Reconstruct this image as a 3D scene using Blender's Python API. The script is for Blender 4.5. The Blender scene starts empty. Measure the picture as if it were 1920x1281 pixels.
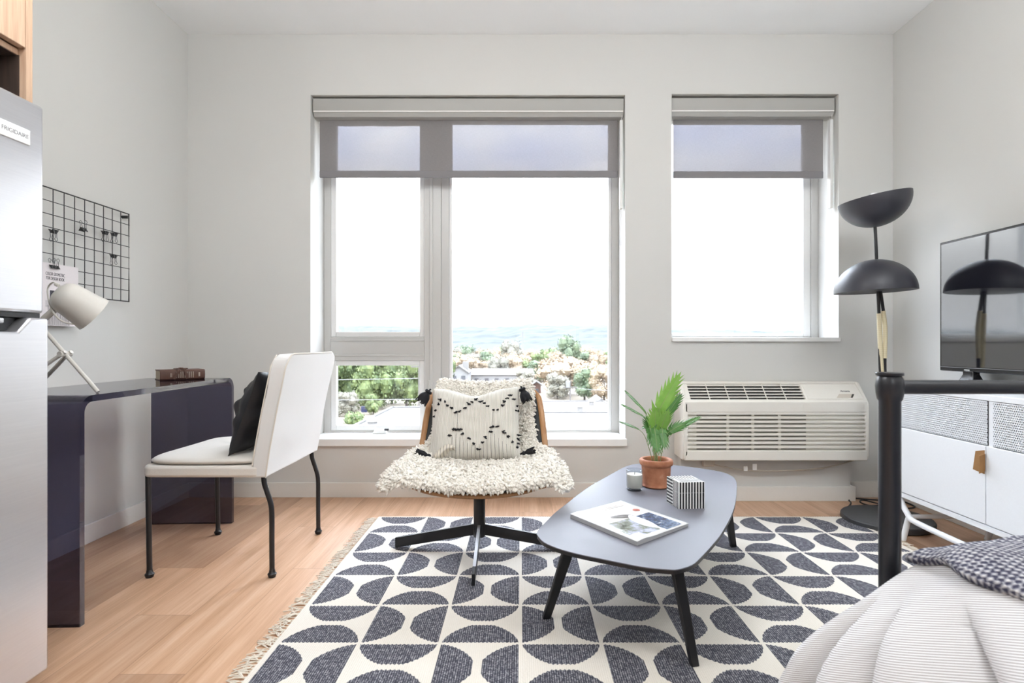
import bpy, math, random
from mathutils import Vector, Matrix, noise as mnoise
random.seed(7)
PI = math.pi
FILL_E = 11.8  # emission strength of the added fill lanterns
C = bpy.context.scene.collection
F, CX, CY, HC = 1033.0, 977.0, 646.0, 0.904      # focal length in pixels, vanishing point, camera height

def at(px, py, Y):            # point at depth Y seen at a pixel
    return Vector(((px-CX)*Y/F, Y, HC-(py-CY)*Y/F))
def on(px, py, z=0.0):        # point on the horizontal plane z
    Y = (HC-z)*F/(py-CY)
    return Vector(((px-CX)*Y/F, Y, z))

# ------------------------------------------------------------------ materials
class NT:
    def __init__(s, name):
        s.mat = bpy.data.materials.new(name); s.mat.use_nodes = True
        s.t = s.mat.node_tree; s.b = s.t.nodes['Principled BSDF']; s.out = s.t.nodes['Material Output']
    def node(s, typ, **kw):
        n = s.t.nodes.new(typ)
        for k, v in kw.items(): setattr(n, k, v)
        return n
    def link(s, a, b): s.t.links.new(a, b)
    def put(s, sock, v):
        if isinstance(v, bpy.types.NodeSocket): s.link(v, sock)
        elif v is not None:
            if sock.type == 'RGBA' and len(v) == 3: v = (*v, 1)
            sock.default_value = v
    def m(s, op, a, b=None, c=None, clamp=False):
        n = s.node('ShaderNodeMath', operation=op); n.use_clamp = clamp
        for i, v in enumerate((a, b, c)):
            if v is not None: s.put(n.inputs[i], v)
        return n.outputs[0]
    def mix(s, f, a, b, blend='MIX'):
        n = s.node('ShaderNodeMix', data_type='RGBA', blend_type=blend)
        s.put(n.inputs['Factor'], f); s.put(n.inputs[6], a); s.put(n.inputs[7], b)
        return n.outputs[2]
    def obj(s):
        return s.node('ShaderNodeTexCoord').outputs['Object']
    def gen(s):
        return s.node('ShaderNodeTexCoord').outputs['Generated']
    def xyz(s, v):
        n = s.node('ShaderNodeSeparateXYZ'); s.link(v, n.inputs[0]); return n.outputs
    def comb(s, x, y, z):
        n = s.node('ShaderNodeCombineXYZ')
        for i, v in enumerate((x, y, z)): s.put(n.inputs[i], v)
        return n.outputs[0]
    def scale(s, v, sc):
        n = s.node('ShaderNodeMapping'); s.link(v, n.inputs[0]); n.inputs['Scale'].default_value = sc; return n.outputs[0]
    def noise(s, v, scale, detail=2, rough=.5):
        n = s.node('ShaderNodeTexNoise'); s.put(n.inputs['Vector'], v)
        n.inputs['Scale'].default_value = scale; n.inputs['Detail'].default_value = detail; n.inputs['Roughness'].default_value = rough
        return n.outputs[0]
    def ramp(s, f, stops):
        n = s.node('ShaderNodeValToRGB'); s.put(n.inputs[0], f)
        e = n.color_ramp.elements
        while len(e) < len(stops): e.new(.5)
        for i, (p, c) in enumerate(stops):
            e[i].position = p; e[i].color = (*c, 1) if len(c) == 3 else c
        return n.outputs[0]
    def bump(s, h, strength=.3, dist=.01):
        n = s.node('ShaderNodeBump'); s.put(n.inputs['Height'], h)
        n.inputs['Strength'].default_value = strength; n.inputs['Distance'].default_value = dist
        s.link(n.outputs[0], s.b.inputs['Normal'])
    def base(s, c): s.put(s.b.inputs['Base Color'], c)

def mat(name, col, rough=.5, metal=0, grain=0, gscale=200, bump=0, coat=0, spec=None, sheen=0):
    n = NT(name); n.b.inputs['Roughness'].default_value = rough; n.b.inputs['Metallic'].default_value = metal
    if spec is not None: n.b.inputs['Specular IOR Level'].default_value = spec
    if coat: n.b.inputs['Coat Weight'].default_value = coat; n.b.inputs['Coat Roughness'].default_value = .05
    if sheen: n.b.inputs['Sheen Weight'].default_value = sheen
    f = n.noise(n.obj(), gscale, 3)
    g = max(grain, .03)
    n.base(n.mix(f, tuple(c*(1-g) for c in col), tuple(min(1, c*(1+g)) for c in col)))
    if bump: n.bump(f, bump, .002)
    return n.mat

WALL = (.625, .62, .60)
M_ = {}
M_['wall'] = mat('wall_paint', WALL, .75, bump=.08, gscale=350)
M_['ceiling'] = mat('ceiling_paint', (.88, .89, .89), .8, bump=.05, gscale=300)
M_['trimwhite'] = mat('trim_paint', (.76, .75, .72), .45)
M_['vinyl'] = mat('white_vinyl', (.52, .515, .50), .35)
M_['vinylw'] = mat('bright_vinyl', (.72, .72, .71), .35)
M_['sill'] = mat('sill_white', (.84, .84, .83), .35)
M_['black'] = mat('black_metal', (.012, .012, .014), .38, 0)
M_['bedblack'] = mat('bed_black_metal', (.012, .013, .018), .32, 0)
M_['lampgrey'] = mat('matte_black_shade', (.035, .035, .045), .42, 0)
M_['lampwhite'] = mat('off_white_enamel', (.66, .63, .58), .4)
M_['linen'] = mat('cream_linen', (.70, .66, .61), .9, grain=.06, gscale=500, bump=.25, sheen=.2)
M_['linenback'] = mat('backlit_linen', (.72, .71, .70), .9, grain=.04, gscale=500, bump=.25, sheen=.2)  # cream linen made whiter, standing for window light on the chair back
M_['piping'] = mat('cream_piping', (.70, .65, .58), .8)
M_['leatherblack'] = mat('black_fabric', (.010, .010, .013), .5, bump=.3, gscale=60)
M_['acwhite'] = mat('ac_plastic', (.80, .77, .71), .4)
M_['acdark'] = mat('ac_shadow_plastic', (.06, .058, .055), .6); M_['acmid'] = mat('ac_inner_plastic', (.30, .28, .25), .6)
M_['cord'] = mat('beige_cord', (.50, .45, .38), .5)
M_['tag'] = mat('white_tag', (.85, .85, .83), .5)
M_['tabletop'] = mat('grey_laminate', (.165, .165, .195), .5, spec=.35)
M_['tvblack'] = mat('tv_plastic', (.01, .01, .012), .25)
M_['cabwhite'] = mat('white_lacquer', (.80, .82, .85), .35)
M_['cabinside'] = mat('console_interior', (.25, .26, .28), .7)
M_['tab'] = mat('leather_tab', (.30, .15, .05), .5, grain=.15, gscale=60)
M_['shoe'] = mat('foot_plastic', (.55, .5, .4), .5)
M_['darkpad'] = mat('charcoal_felt', (.045, .048, .05), .9)
M_['steel_edge'] = mat('polished_steel', (.85, .85, .87), .35, 1)
M_['wax'] = mat('candle_wax', (.83, .78, .68), .5)
M_['soil'] = mat('potting_soil', (.05, .035, .025), .95, grain=.5, gscale=80)
M_['chrome'] = mat('chrome', (.7, .7, .72), .15, 1)
M_['leather'] = mat('brown_leather', (.085, .035, .022), .5, grain=.35, gscale=40, bump=.4)
M_['paper'] = mat('paper', (.78, .76, .72), .7)
M_['pageedge'] = mat('page_edges', (.48, .40, .30), .8, grain=.3, gscale=400)
M_['thread'] = mat('linen_thread', (.60, .52, .42), .7)
M_['ink'] = mat('dark_ink', (.03, .03, .04), .6)
M_['inkgrey'] = mat('grey_ink', (.16, .16, .17), .6)
M_['tassel'] = mat('black_yarn', (.008, .008, .012), .85, bump=.6, gscale=300)
M_['plug'] = mat('beige_plastic', (.62, .56, .48), .5)
M_['fringe'] = mat('cotton_fringe', (.75, .69, .60), .9)
M_['mattress'] = mat('mattress_ticking', (.75, .75, .76), .9)
M_['bulb'] = mat('frosted_diffuser', (.85, .85, .85), .5)

def wood(name, c1, c2, axis, scale=1., rough=.5, f=14):
    n = NT(name); o = n.obj()
    sc = [f*scale]*3; sc[axis] = f*.05*scale
    v = n.scale(o, sc)
    a = n.noise(v, 3, 6, .6); b = n.noise(v, 14, 3, .5)
    h = n.m('ADD', n.m('MULTIPLY', a, .65), n.m('MULTIPLY', b, .35))
    n.base(n.ramp(h, [(.35, c2), (.65, c1)])); n.b.inputs['Roughness'].default_value = rough
    n.bump(b, .08, .002)
    return n.mat
M_['cabwood'] = wood('pale_oak_laminate', (.62, .44, .31), (.43, .27, .18), 2, .9)
M_['cabdark'] = wood('dark_niche_wood', (.07, .045, .035), (.03, .02, .016), 2, .9)
M_['shellwood'] = wood('bent_oak_veneer', (.50, .27, .12), (.36, .17, .07), 2, .8, .4)

def floor_mat():
    n = NT('oak_plank_floor'); x, y, z = n.xyz(n.obj())
    W, L = .182, 1.22
    col = n.m('FLOOR', n.m('DIVIDE', n.m('ADD', x, 20.03), W))
    rnd = n.node('ShaderNodeTexWhiteNoise', noise_dimensions='1D'); n.link(col, rnd.inputs['W'])
    yo = n.m('ADD', n.m('DIVIDE', n.m('ADD', y, 20), L), rnd.outputs[0])
    row = n.m('FLOOR', yo)
    r2 = n.node('ShaderNodeTexWhiteNoise', noise_dimensions='2D'); n.link(n.comb(col, row, 0.), r2.inputs['Vector'])
    off = n.m('MULTIPLY', r2.outputs[0], 37.)
    v = n.comb(n.m('ADD', n.m('MULTIPLY', x, 22.), off), n.m('MULTIPLY', y, 1.3), off)
    g = n.noise(v, 1.0, 6, .62)
    w = n.noise(n.comb(n.m('ADD', n.m('MULTIPLY', x, 160.), off), n.m('MULTIPLY', y, 5.), off), 1., 3, .6)
    h = n.m('ADD', n.m('MULTIPLY', g, .7), n.m('MULTIPLY', w, .3))
    c = n.ramp(h, [(.3, (.44, .25, .135)), (.5, (.60, .37, .235)), (.7, (.72, .50, .35))])
    tone = n.ramp(r2.outputs[0], [(0, (.70, .67, .65)), (.45, (.95, .94, .93)), (1, (1.0, 1.0, 1.0))])
    c = n.mix(1., c, tone, 'MULTIPLY')
    fx = n.m('FRACT', n.m('DIVIDE', n.m('ADD', x, 20.03), W)); fy = n.m('FRACT', yo)
    sx = n.m('LESS_THAN', n.m('MINIMUM', fx, n.m('SUBTRACT', 1., fx)), .006)
    sy = n.m('LESS_THAN', n.m('MINIMUM', fy, n.m('SUBTRACT', 1., fy)), .0012)
    seam = n.m('MAXIMUM', sx, sy)
    n.base(n.mix(n.m('MULTIPLY', seam, .45), c, (.2, .11, .06)))
    n.b.inputs['Roughness'].default_value = .38
    n.bump(n.m('SUBTRACT', w, n.m('MULTIPLY', seam, 1.)), .06, .002)
    return n.mat
M_['floor'] = floor_mat()

def rug_mat(T, ox, oy, bx0, bx1):
    n = NT('flatweave_rug'); x, y, z = n.xyz(n.obj())
    # woven stepping of the motif edges
    st = .0045
    xs = n.m('MULTIPLY', n.m('FLOOR', n.m('DIVIDE', x, st)), st)
    jag = n.m('MULTIPLY', n.m('PINGPONG', x, .006), .9)
    ux = n.m('DIVIDE', n.m('SUBTRACT', x, ox), T); uy = n.m('DIVIDE', n.m('SUBTRACT', n.m('ADD', y, jag), oy), T)
    cx = n.m('FLOOR', ux); cy = n.m('FLOOR', uy)
    fx = n.m('SUBTRACT', ux, cx); fy = n.m('SUBTRACT', uy, cy)
    par = n.m('FLOORED_MODULO', n.m('ADD', cx, cy), 2.)
    sw = n.m('LESS_THAN', par, .5)
    a = n.m('ADD', n.m('MULTIPLY', fx, n.m('SUBTRACT', 1., sw)), n.m('MULTIPLY', fy, sw))   # along the flat side
    b = n.m('ADD', n.m('MULTIPLY', fy, n.m('SUBTRACT', 1., sw)), n.m('MULTIPLY', fx, sw))
    t = n.m('MINIMUM', b, n.m('SUBTRACT', 1., b))
    ea = n.m('DIVIDE', n.m('SUBTRACT', a, .5), .475); et = n.m('DIVIDE', n.m('SUBTRACT', t, .02), .46)
    r = n.m('ADD', n.m('POWER', n.m('ABSOLUTE', ea), 1.65), n.m('POWER', n.m('ABSOLUTE', et), 1.65))
    ins = n.m('MULTIPLY', n.m('LESS_THAN', r, 1.), n.m('MULTIPLY', n.m('GREATER_THAN', t, .022), n.m('LESS_THAN', t, .445)))
    ins = n.m('MULTIPLY', ins, n.m('MULTIPLY', n.m('GREATER_THAN', x, bx0), n.m('LESS_THAN', x, bx1)))
    # yarn flecks
    fl = n.noise(n.comb(n.m('MULTIPLY', x, 190.), n.m('MULTIPLY', y, 240.), 0.), 1., 2, .6)
    lines = n.m('DIVIDE', n.m('PINGPONG', x, .0032), .0032)
    f2 = n.noise(n.comb(n.m('MULTIPLY', x, 110.), n.m('MULTIPLY', y, 55.), 3.), 1., 3, .7)
    fleck = n.ramp(n.m('ADD', n.m('ADD', n.m('MULTIPLY', fl, .5), n.m('MULTIPLY', f2, .5)), n.m('MULTIPLY', lines, .16)), [(.50, (.032, .032, .047)), (.60, (.085, .085, .11)), (.70, (.36, .355, .37))])
    wx = n.m('PINGPONG', x, .003); wy = n.m('PINGPONG', n.m('ADD', y, n.m('MULTIPLY', n.m('FLOORED_MODULO', n.m('FLOOR', n.m('DIVIDE', x, .006)), 2.), .003)), .003)
    rib = n.m('DIVIDE', n.m('ADD', wx, wy), .006)
    rk = n.ramp(rib, [(0, (.85, .84, .83)), (.5, (1, 1, 1))])
    cream = n.mix(fl, (.70, .645, .56), (.80, .755, .69))
    c = n.mix(ins, cream, fleck)
    n.base(n.mix(1., c, rk, 'MULTIPLY'))
    n.b.inputs['Roughness'].default_value = .95
    n.bump(n.m('ADD', rib, n.m('MULTIPLY', fl, .5)), .5, .003)
    return n.mat

def glass(name, tint=(1, 1, 1), rough=0., spec=.06):
    n = NT(name)
    tr = n.node('ShaderNodeBsdfTransparent'); tr.inputs[0].default_value = (*tint, 1)
    gl = n.node('ShaderNodeBsdfGlossy'); gl.inputs['Roughness'].default_value = rough
    lw = n.node('ShaderNodeLayerWeight'); lw.inputs[0].default_value = .5
    fr = n.m('ADD', .03, n.m('MULTIPLY', n.m('POWER', lw.outputs['Facing'], 4.), .7))
    mx = n.node('ShaderNodeMixShader'); n.link(fr, mx.inputs[0]); n.link(tr.outputs[0], mx.inputs[1]); n.link(gl.outputs[0], mx.inputs[2])
    n.link(mx.outputs[0], n.out.inputs[0]); return n.mat
M_['glass'] = glass('window_glass', (.97, .98, .98))
M_['jar'] = glass('candle_glass', (.92, .94, .95))

def acrylic():
    n = NT('smoked_acrylic')
    tr = n.node('ShaderNodeBsdfTransparent'); tr.inputs[0].default_value = (.46, .45, .55, 1)
    df = n.node('ShaderNodeBsdfDiffuse'); df.inputs[0].default_value = (.012, .011, .022, 1)
    gl = n.node('ShaderNodeBsdfGlossy'); gl.inputs['Roughness'].default_value = .02
    m1 = n.node('ShaderNodeMixShader'); m1.inputs[0].default_value = .22; n.link(tr.outputs[0], m1.inputs[1]); n.link(df.outputs[0], m1.inputs[2])
    lw = n.node('ShaderNodeLayerWeight'); lw.inputs[0].default_value = .5
    fr = n.m('ADD', .04, n.m('MULTIPLY', n.m('POWER', lw.outputs['Facing'], 3.5), .9))
    mx = n.node('ShaderNodeMixShader'); n.link(fr, mx.inputs[0]); n.link(m1.outputs[0], mx.inputs[1]); n.link(gl.outputs[0], mx.inputs[2])
    n.link(mx.outputs[0], n.out.inputs[0]); return n.mat
M_['acrylic'] = acrylic()

def blind_mat():
    n = NT('solar_screen_fabric'); x, y, z = n.xyz(n.obj())
    tr = n.node('ShaderNodeBsdfTransparent'); tr.inputs[0].default_value = (.93, .92, .96, 1)
    df = n.node('ShaderNodeBsdfDiffuse')
    w = n.noise(n.comb(n.m('MULTIPLY', x, 500.), 0., n.m('MULTIPLY', z, 60.)), 1., 2)
    w2 = n.noise(n.comb(n.m('MULTIPLY', x, 60.), 0., n.m('MULTIPLY', z, 500.)), 1., 2)
    ww = n.m('MULTIPLY', n.m('ADD', w, w2), .5)
    n.put(df.inputs[0], n.mix(ww, (.25, .235, .235), (.34, .325, .325)))
    mx = n.node('ShaderNodeMixShader'); n.put(mx.inputs[0], n.m('ADD', .73, n.m('MULTIPLY', ww, .07)))
    n.link(tr.outputs[0], mx.inputs[1]); n.link(df.outputs[0], mx.inputs[2]); n.link(mx.outputs[0], n.out.inputs[0]); return n.mat
M_['blind'] = blind_mat()
M_['hem'] = mat('blind_hem_fabric', (.22, .21, .22), .8)
M_['valance'] = mat('grey_fascia', (.40, .395, .375), .5)

def mesh_front():
    n = NT('perforated_metal'); x, y, z = n.xyz(n.obj())
    s = .0085
    row = n.m('FLOOR', n.m('DIVIDE', z, s)); sh = n.m('MULTIPLY', n.m('FLOORED_MODULO', row, 2.), s/2)
    a = n.m('SUBTRACT', n.m('FLOORED_MODULO', n.m('ADD', y, sh), s), s/2); b = n.m('SUBTRACT', n.m('FLOORED_MODULO', z, s), s/2)
    d = n.m('SQRT', n.m('ADD', n.m('MULTIPLY', a, a), n.m('MULTIPLY', b, b)))
    hole = n.m('LESS_THAN', d, .0026)
    n.base((.74, .76, .79)); n.b.inputs['Roughness'].default_value = .4
    n.link(n.m('SUBTRACT', 1., hole), n.b.inputs['Alpha']); return n.mat
M_['mesh'] = mesh_front()

def stripes(name, axis, period, duty=.5, off=0., c1=(.012, .012, .014), c2=(.82, .81, .79)):
    n = NT(name); v = n.xyz(n.obj())[axis]
    f = n.m('FRACT', n.m('DIVIDE', n.m('ADD', v, 10.+off), period))
    n.base(n.mix(n.m('LESS_THAN', f, duty), c2, c1)); n.b.inputs['Roughness'].default_value = .3; return n.mat

def steel():
    n = NT('brushed_stainless'); o = n.obj()
    f = n.noise(n.scale(o, (300, 6, 300)), 1., 4)
    n.base(n.mix(f, (.60, .60, .63), (.70, .70, .72))); n.b.inputs['Metallic'].default_value = .85
    n.put(n.b.inputs['Roughness'], n.m('ADD', .26, n.m('MULTIPLY', f, .12))); return n.mat
M_['steel'] = steel()

def terracotta():
    n = NT('terracotta'); f = n.noise(n.obj(), 28, 5)
    n.base(n.ramp(f, [(.3, (.33, .115, .055)), (.6, (.45, .19, .10)), (.8, (.58, .33, .22))])); n.b.inputs['Roughness'].default_value = .75
    n.bump(f, .2, .002); return n.mat
M_['terracotta'] = terracotta()
def leafm(name, a, b):
    n = NT(name); f = n.noise(n.obj(), 30, 3)
    n.base(n.mix(f, a, b)); n.b.inputs['Roughness'].default_value = .38
    n.b.inputs['Transmission Weight'].default_value = 0
    return n.mat
M_['leaf'] = leafm('green_leaf', (.035, .12, .025), (.09, .24, .05))
M_['leafl'] = leafm('bright_green_leaf', (.13, .32, .04), (.26, .46, .09))
M_['stem'] = leafm('leaf_stem', (.20, .26, .10), (.30, .34, .16))

def fleece():
    n = NT('sheep_wool'); f = n.noise(n.obj(), 25, 3)
    n.base(n.mix(f, (.74, .69, .61), (.83, .80, .75))); n.b.inputs['Roughness'].default_value = .9
    n.b.inputs['Sheen Weight'].default_value = .3
    n.b.inputs['Subsurface Weight'].default_value = .0
    return n.mat
M_['wool'] = fleece()
def pillow_mat():
    n = NT('handwoven_cotton'); x, y, z = n.xyz(n.obj())
    rib = n.m('PINGPONG', x, .003); f = n.noise(n.comb(n.m('MULTIPLY', x, 120.), n.m('MULTIPLY', z, 30.), 0.), 1., 3)
    n.base(n.mix(n.m('DIVIDE', rib, .003), (.52, .49, .44), (.78, .75, .69))); n.b.inputs['Roughness'].default_value = .95
    n.bump(n.m('ADD', n.m('DIVIDE', rib, .003), f), .5, .003); return n.mat
M_['pillow'] = pillow_mat()
def stripe_cloth():
    n = NT('pinstripe_cotton'); x, y, z = n.xyz(n.obj())
    c = n.m('ADD', z, n.m('MULTIPLY', y, .42))
    f = n.m('PINGPONG', c, .0019)
    k = n.ramp(n.m('DIVIDE', f, .0019), [(.35, (.31, .285, .27)), (.65, (.72, .71, .72))])
    n.base(k); n.b.inputs['Roughness'].default_value = .9
    n.bump(n.noise(n.obj(), 9, 3), .25, .03); return n.mat
M_['duvet'] = stripe_cloth()
def throw_mat():
    n = NT('chunky_grey_weave'); x, y, z = n.xyz(n.obj())
    a = n.m('PINGPONG', n.m('ADD', x, n.m('MULTIPLY', y, .15)), .006); b = n.m('PINGPONG', n.m('ADD', y, n.m('MULTIPLY', n.m('FLOORED_MODULO', n.m('FLOOR', n.m('DIVIDE', x, .012)), 2.), .006)), .006)
    h = n.m('DIVIDE', n.m('ADD', a, b), .012)
    nz = n.noise(n.obj(), 70, 3)
    hh = n.m('ADD', n.m('MULTIPLY', h, .6), n.m('MULTIPLY', nz, .45))
    n.base(n.ramp(hh, [(.42, (.040, .040, .075)), (.62, (.36, .355, .39)), (.80, (.66, .64, .64))])); n.b.inputs['Roughness'].default_value = .95
    n.bump(hh, .9, .008); return n.mat
M_['throw'] = throw_mat()

# ------------------------------------------------------------------ mesh builder
class MB:
    def __init__(s): s.v = []; s.f = []; s.mi = []; s.cur = 0
    def add(s, vs, fs):
        k = len(s.v); s.v += [Vector(p) for p in vs]; s.f += [tuple(i+k for i in f) for f in fs]; s.mi += [s.cur]*len(fs); return s
    def box(s, x0, x1, y0, y1, z0, z1, m=None):
        vs = [(x, y, z) for z in (z0, z1) for y in (y0, y1) for x in (x0, x1)]
        if m: vs = [m @ Vector(p) for p in vs]
        return s.add(vs, [(0, 2, 3, 1), (4, 5, 7, 6), (0, 1, 5, 4), (2, 6, 7, 3), (0, 4, 6, 2), (1, 3, 7, 5)])
    def bar(s, a, b, w, h, up=(0, 0, 1)):      # rectangular bar from a to b
        a, b = Vector(a), Vector(b); d = (b-a).normalized(); u = Vector(up)
        sd = d.cross(u).normalized(); u = sd.cross(d).normalized()
        vs = []
        for p in (a, b):
            for i, j in ((-1, -1), (1, -1), (1, 1), (-1, 1)): vs.append(p+sd*i*w/2+u*j*h/2)
        return s.add(vs, [(0, 3, 2, 1), (4, 5, 6, 7), (0, 1, 5, 4), (1, 2, 6, 5), (2, 3, 7, 6), (3, 0, 4, 7)])
    def tube(s, pts, r, seg=12, cap=True, closed=False):
        pts = [Vector(p) for p in pts]; n = len(pts)
        rs = r if isinstance(r, (list, tuple)) else [r]*n
        vs = []; prev = None
        for i, p in enumerate(pts):
            if closed: d = pts[(i+1) % n]-pts[i-1]
            else: d = pts[min(i+1, n-1)]-pts[max(i-1, 0)]
            d.normalize()
            if prev is None:
                u = Vector((0, 0, 1)) if abs(d.z) < .9 else Vector((1, 0, 0))
                u = (u-d*u.dot(d)).normalized()
            else: u = (prev-d*prev.dot(d)).normalized()
            prev = u; w = d.cross(u)
            for k in range(seg):
                a = 2*PI*k/seg; vs.append(p+(u*math.cos(a)+w*math.sin(a))*rs[i])
        fs = []
        for i in range(n if closed else n-1):
            j = (i+1) % n
            for k in range(seg):
                k2 = (k+1) % seg; fs.append((i*seg+k, i*seg+k2, j*seg+k2, j*seg+k))
        if cap and not closed:
            fs.append(tuple(range(seg-1, -1, -1))); fs.append(tuple((n-1)*seg+k for k in range(seg)))
        return s.add(vs, fs)
    def lathe(s, prof, m=Matrix(), seg=40):      # prof: (radius, height)
        vs = []; n = len(prof)
        for r, h in prof:
            for k in range(seg):
                a = 2*PI*k/seg; vs.append(m @ Vector((r*math.cos(a), r*math.sin(a), h)))
        fs = []
        for i in range(n-1):
            for k in range(seg):
                k2 = (k+1) % seg; fs.append((i*seg+k, i*seg+k2, (i+1)*seg+k2, (i+1)*seg+k))
        if prof[0][0] > 1e-5: fs.append(tuple(range(seg-1, -1, -1)))
        if prof[-1][0] > 1e-5: fs.append(tuple((n-1)*seg+k for k in range(seg)))
        return s.add(vs, fs)
    def prism(s, poly, d0, d1, fn):              # poly: 2-D points; fn(a, b, depth) -> point
        n = len(poly); vs = [fn(a, b, d0) for a, b in poly]+[fn(a, b, d1) for a, b in poly]
        fs = [tuple(range(n-1, -1, -1)), tuple(range(n, 2*n))]+[(i, (i+1) % n, n+(i+1) % n, n+i) for i in range(n)]
        return s.add(vs, fs)
    def grid(s, fn, nu, nv, cu=False):
        vs = [fn(i/nu, j/nv) for j in range(nv+1) for i in range(nu if cu else nu+1)]
        w = nu if cu else nu+1
        fs = [(j*w+i, j*w+(i+1) % w, (j+1)*w+(i+1) % w, (j+1)*w+i) for j in range(nv) for i in range(nu)]
        return s.add(vs, fs)
    def build(s, name, m, parent=None, bevel=0, smooth=True, seg=2, solid=0, sub=0, angle=35, origin=None):
        me = bpy.data.meshes.new(name)
        if parent is not None: o0 = Vector(parent['_o'])
        elif origin is not None: o0 = Vector(origin)
        else:
            xs = [p.x for p in s.v]; ys = [p.y for p in s.v]; zs = [p.z for p in s.v]
            o0 = Vector(((min(xs)+max(xs))/2, (min(ys)+max(ys))/2, min(zs)))
        me.from_pydata([tuple(p-o0) for p in s.v], [], s.f)
        ms = m if isinstance(m, (list, tuple)) else [m]
        for q in ms: me.materials.append(q)
        if len(ms) > 1: me.polygons.foreach_set('material_index', s.mi)
        import bmesh
        bm = bmesh.new(); bm.from_mesh(me); bmesh.ops.recalc_face_normals(bm, faces=bm.faces); bm.to_mesh(me); bm.free()
        if smooth:
            me.polygons.foreach_set('use_smooth', [True]*len(me.polygons))
            me.set_sharp_from_angle(angle=math.radians(angle))
        me.update()
        o = bpy.data.objects.new(name, me); C.objects.link(o)
        if parent is not None: o.parent = parent
        else: o.location = o0
        o['_o'] = tuple(o0)
        if solid:
            q = o.modifiers.new('t', 'SOLIDIFY'); q.thickness = solid; q.offset = 0
        if bevel:
            q = o.modifiers.new('b', 'BEVEL'); q.width = bevel; q.segments = seg; q.limit_method = 'ANGLE'; q.angle_limit = .6
            if smooth: q.harden_normals = False
        if sub:
            q = o.modifiers.new('s', 'SUBSURF'); q.levels = sub; q.render_levels = sub
        return o
def thing(name, loc, label=None, cat=None, group=None, kind=None):
    o = bpy.data.objects.new(name, None); C.objects.link(o); o.location = loc; o['_o'] = tuple(loc); o.empty_display_size = .05
    return tag(o, label, cat, group, kind)
def tag(o, label=None, cat=None, group=None, kind=None):
    if label: o['label'] = label
    if cat: o['category'] = cat
    if group: o['group'] = group
    if kind: o['kind'] = kind
    return o
def struct(o): o['kind'] = 'structure'; return o
def text(name, body, size, m, parent, mtx, ext=.0003, lab=None, sx=1.):
    c = bpy.data.curves.new(name, 'FONT'); c.body = body; c.size = size; c.align_x = 'CENTER'; c.align_y = 'CENTER'; c.extrude = ext
    t = bpy.data.objects.new(name, c); C.objects.link(t)
    dg = bpy.context.evaluated_depsgraph_get(); dg.update()
    me = bpy.data.meshes.new_from_object(t.evaluated_get(dg)); bpy.data.objects.remove(t)
    o0 = Vector(parent['_o'])
    me.transform(Matrix.Diagonal((sx, 1, 1, 1))); me.transform(mtx); me.transform(Matrix.Translation(-o0))
    me.materials.clear(); me.materials.append(m)
    o = bpy.data.objects.new(name, me); C.objects.link(o); o.parent = parent; o['_o'] = tuple(o0)
    if lab: o['label'] = lab
    return o
def frame(origin, right, up):
    r = Vector(right).normalized(); u = Vector(up); u = (u-r*u.dot(r)).normalized(); n = r.cross(u)
    m = Matrix((( r.x, u.x, n.x, origin[0]), (r.y, u.y, n.y, origin[1]), (r.z, u.z, n.z, origin[2]), (0, 0, 0, 1))); return m
def smooth_path(pts, n=8):
    pts = [Vector(p) for p in pts]; out = []
    P = [pts[0]*2-pts[1]]+pts+[pts[-1]*2-pts[-2]]
    for i in range(1, len(P)-2):
        for k in range(n):
            t = k/n; a, b, c, d = P[i-1:i+3]
            out.append(.5*((2*b)+(c-a)*t+(2*a-5*b+4*c-d)*t*t+(3*b-a-3*c+d)*t**3))
    out.append(pts[-1]); return out
def round_poly(pts, r, n=6):
    out = []; N = len(pts)
    for i in range(N):
        p0, p, p1 = Vector(pts[i-1]), Vector(pts[i]), Vector(pts[(i+1) % N])
        a = p+(p0-p).normalized()*r; b = p+(p1-p).normalized()*r
        for k in range(n+1):
            t = k/n; q = a*(1-t)**2+p*2*t*(1-t)+b*t*t; out.append((q.x, q.y))
    return out
def sstep(a, b, x):
    t = max(0, min(1, (x-a)/(b-a))); return t*t*(3-2*t)

# ------------------------------------------------------------------ room
XL, XR, YB, ZC, YR = -1.975, 2.203, 3.265, 2.742, -3.6
YO = 3.62
b = MB(); b.box(XL-.2, XR+.2, YR-.2, YO, -.12, 0); struct(b.build('floor', M_['floor'], smooth=False, origin=(0, 0, 0)))
b = MB(); b.box(XL-.2, XR+.2, YR-.2, YO, ZC, ZC+.2); struct(b.build('ceiling', M_['ceiling'], smooth=False))
b = MB(); b.box(XL-.2, XL, YR-.2, YO, 0, ZC); struct(b.build('wall_left', M_['wall'], smooth=False))
b = MB(); b.box(XR, XR+.2, YR-.2, YO, 0, ZC); struct(b.build('wall_right', M_['wall'], smooth=False))
b = MB(); b.box(XL, XR, YR-.2, YR, 0, ZC); struct(b.build('wall_rear', M_['wall'], smooth=False))
A0, A1, AZ0, AZ1 = -1.248, .617, .325, 2.383      # big window opening
B0, B1, BZ0, BZ1 = .892, 1.882, .935, 2.389       # small window opening
b = MB()
def ywall(x0, x1, z0, z1): b.box(x0, x1, YB, YO, z0, z1)
ywall(XL, A0, 0, ZC); ywall(A0, A1, 0, AZ0); ywall(A0, A1, AZ1, ZC); ywall(A1, B0, 0, ZC)
ywall(B0, B1, 0, BZ0); ywall(B0, B1, BZ1, ZC); ywall(B1, XR, 0, ZC)
struct(b.build('wall_back', M_['wall'], smooth=False))
bh = .086
b = MB(); b.box(XL, XL+.013, YR, YB, 0, bh); struct(b.build('baseboard_left', M_['trimwhite'], bevel=.002))
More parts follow.
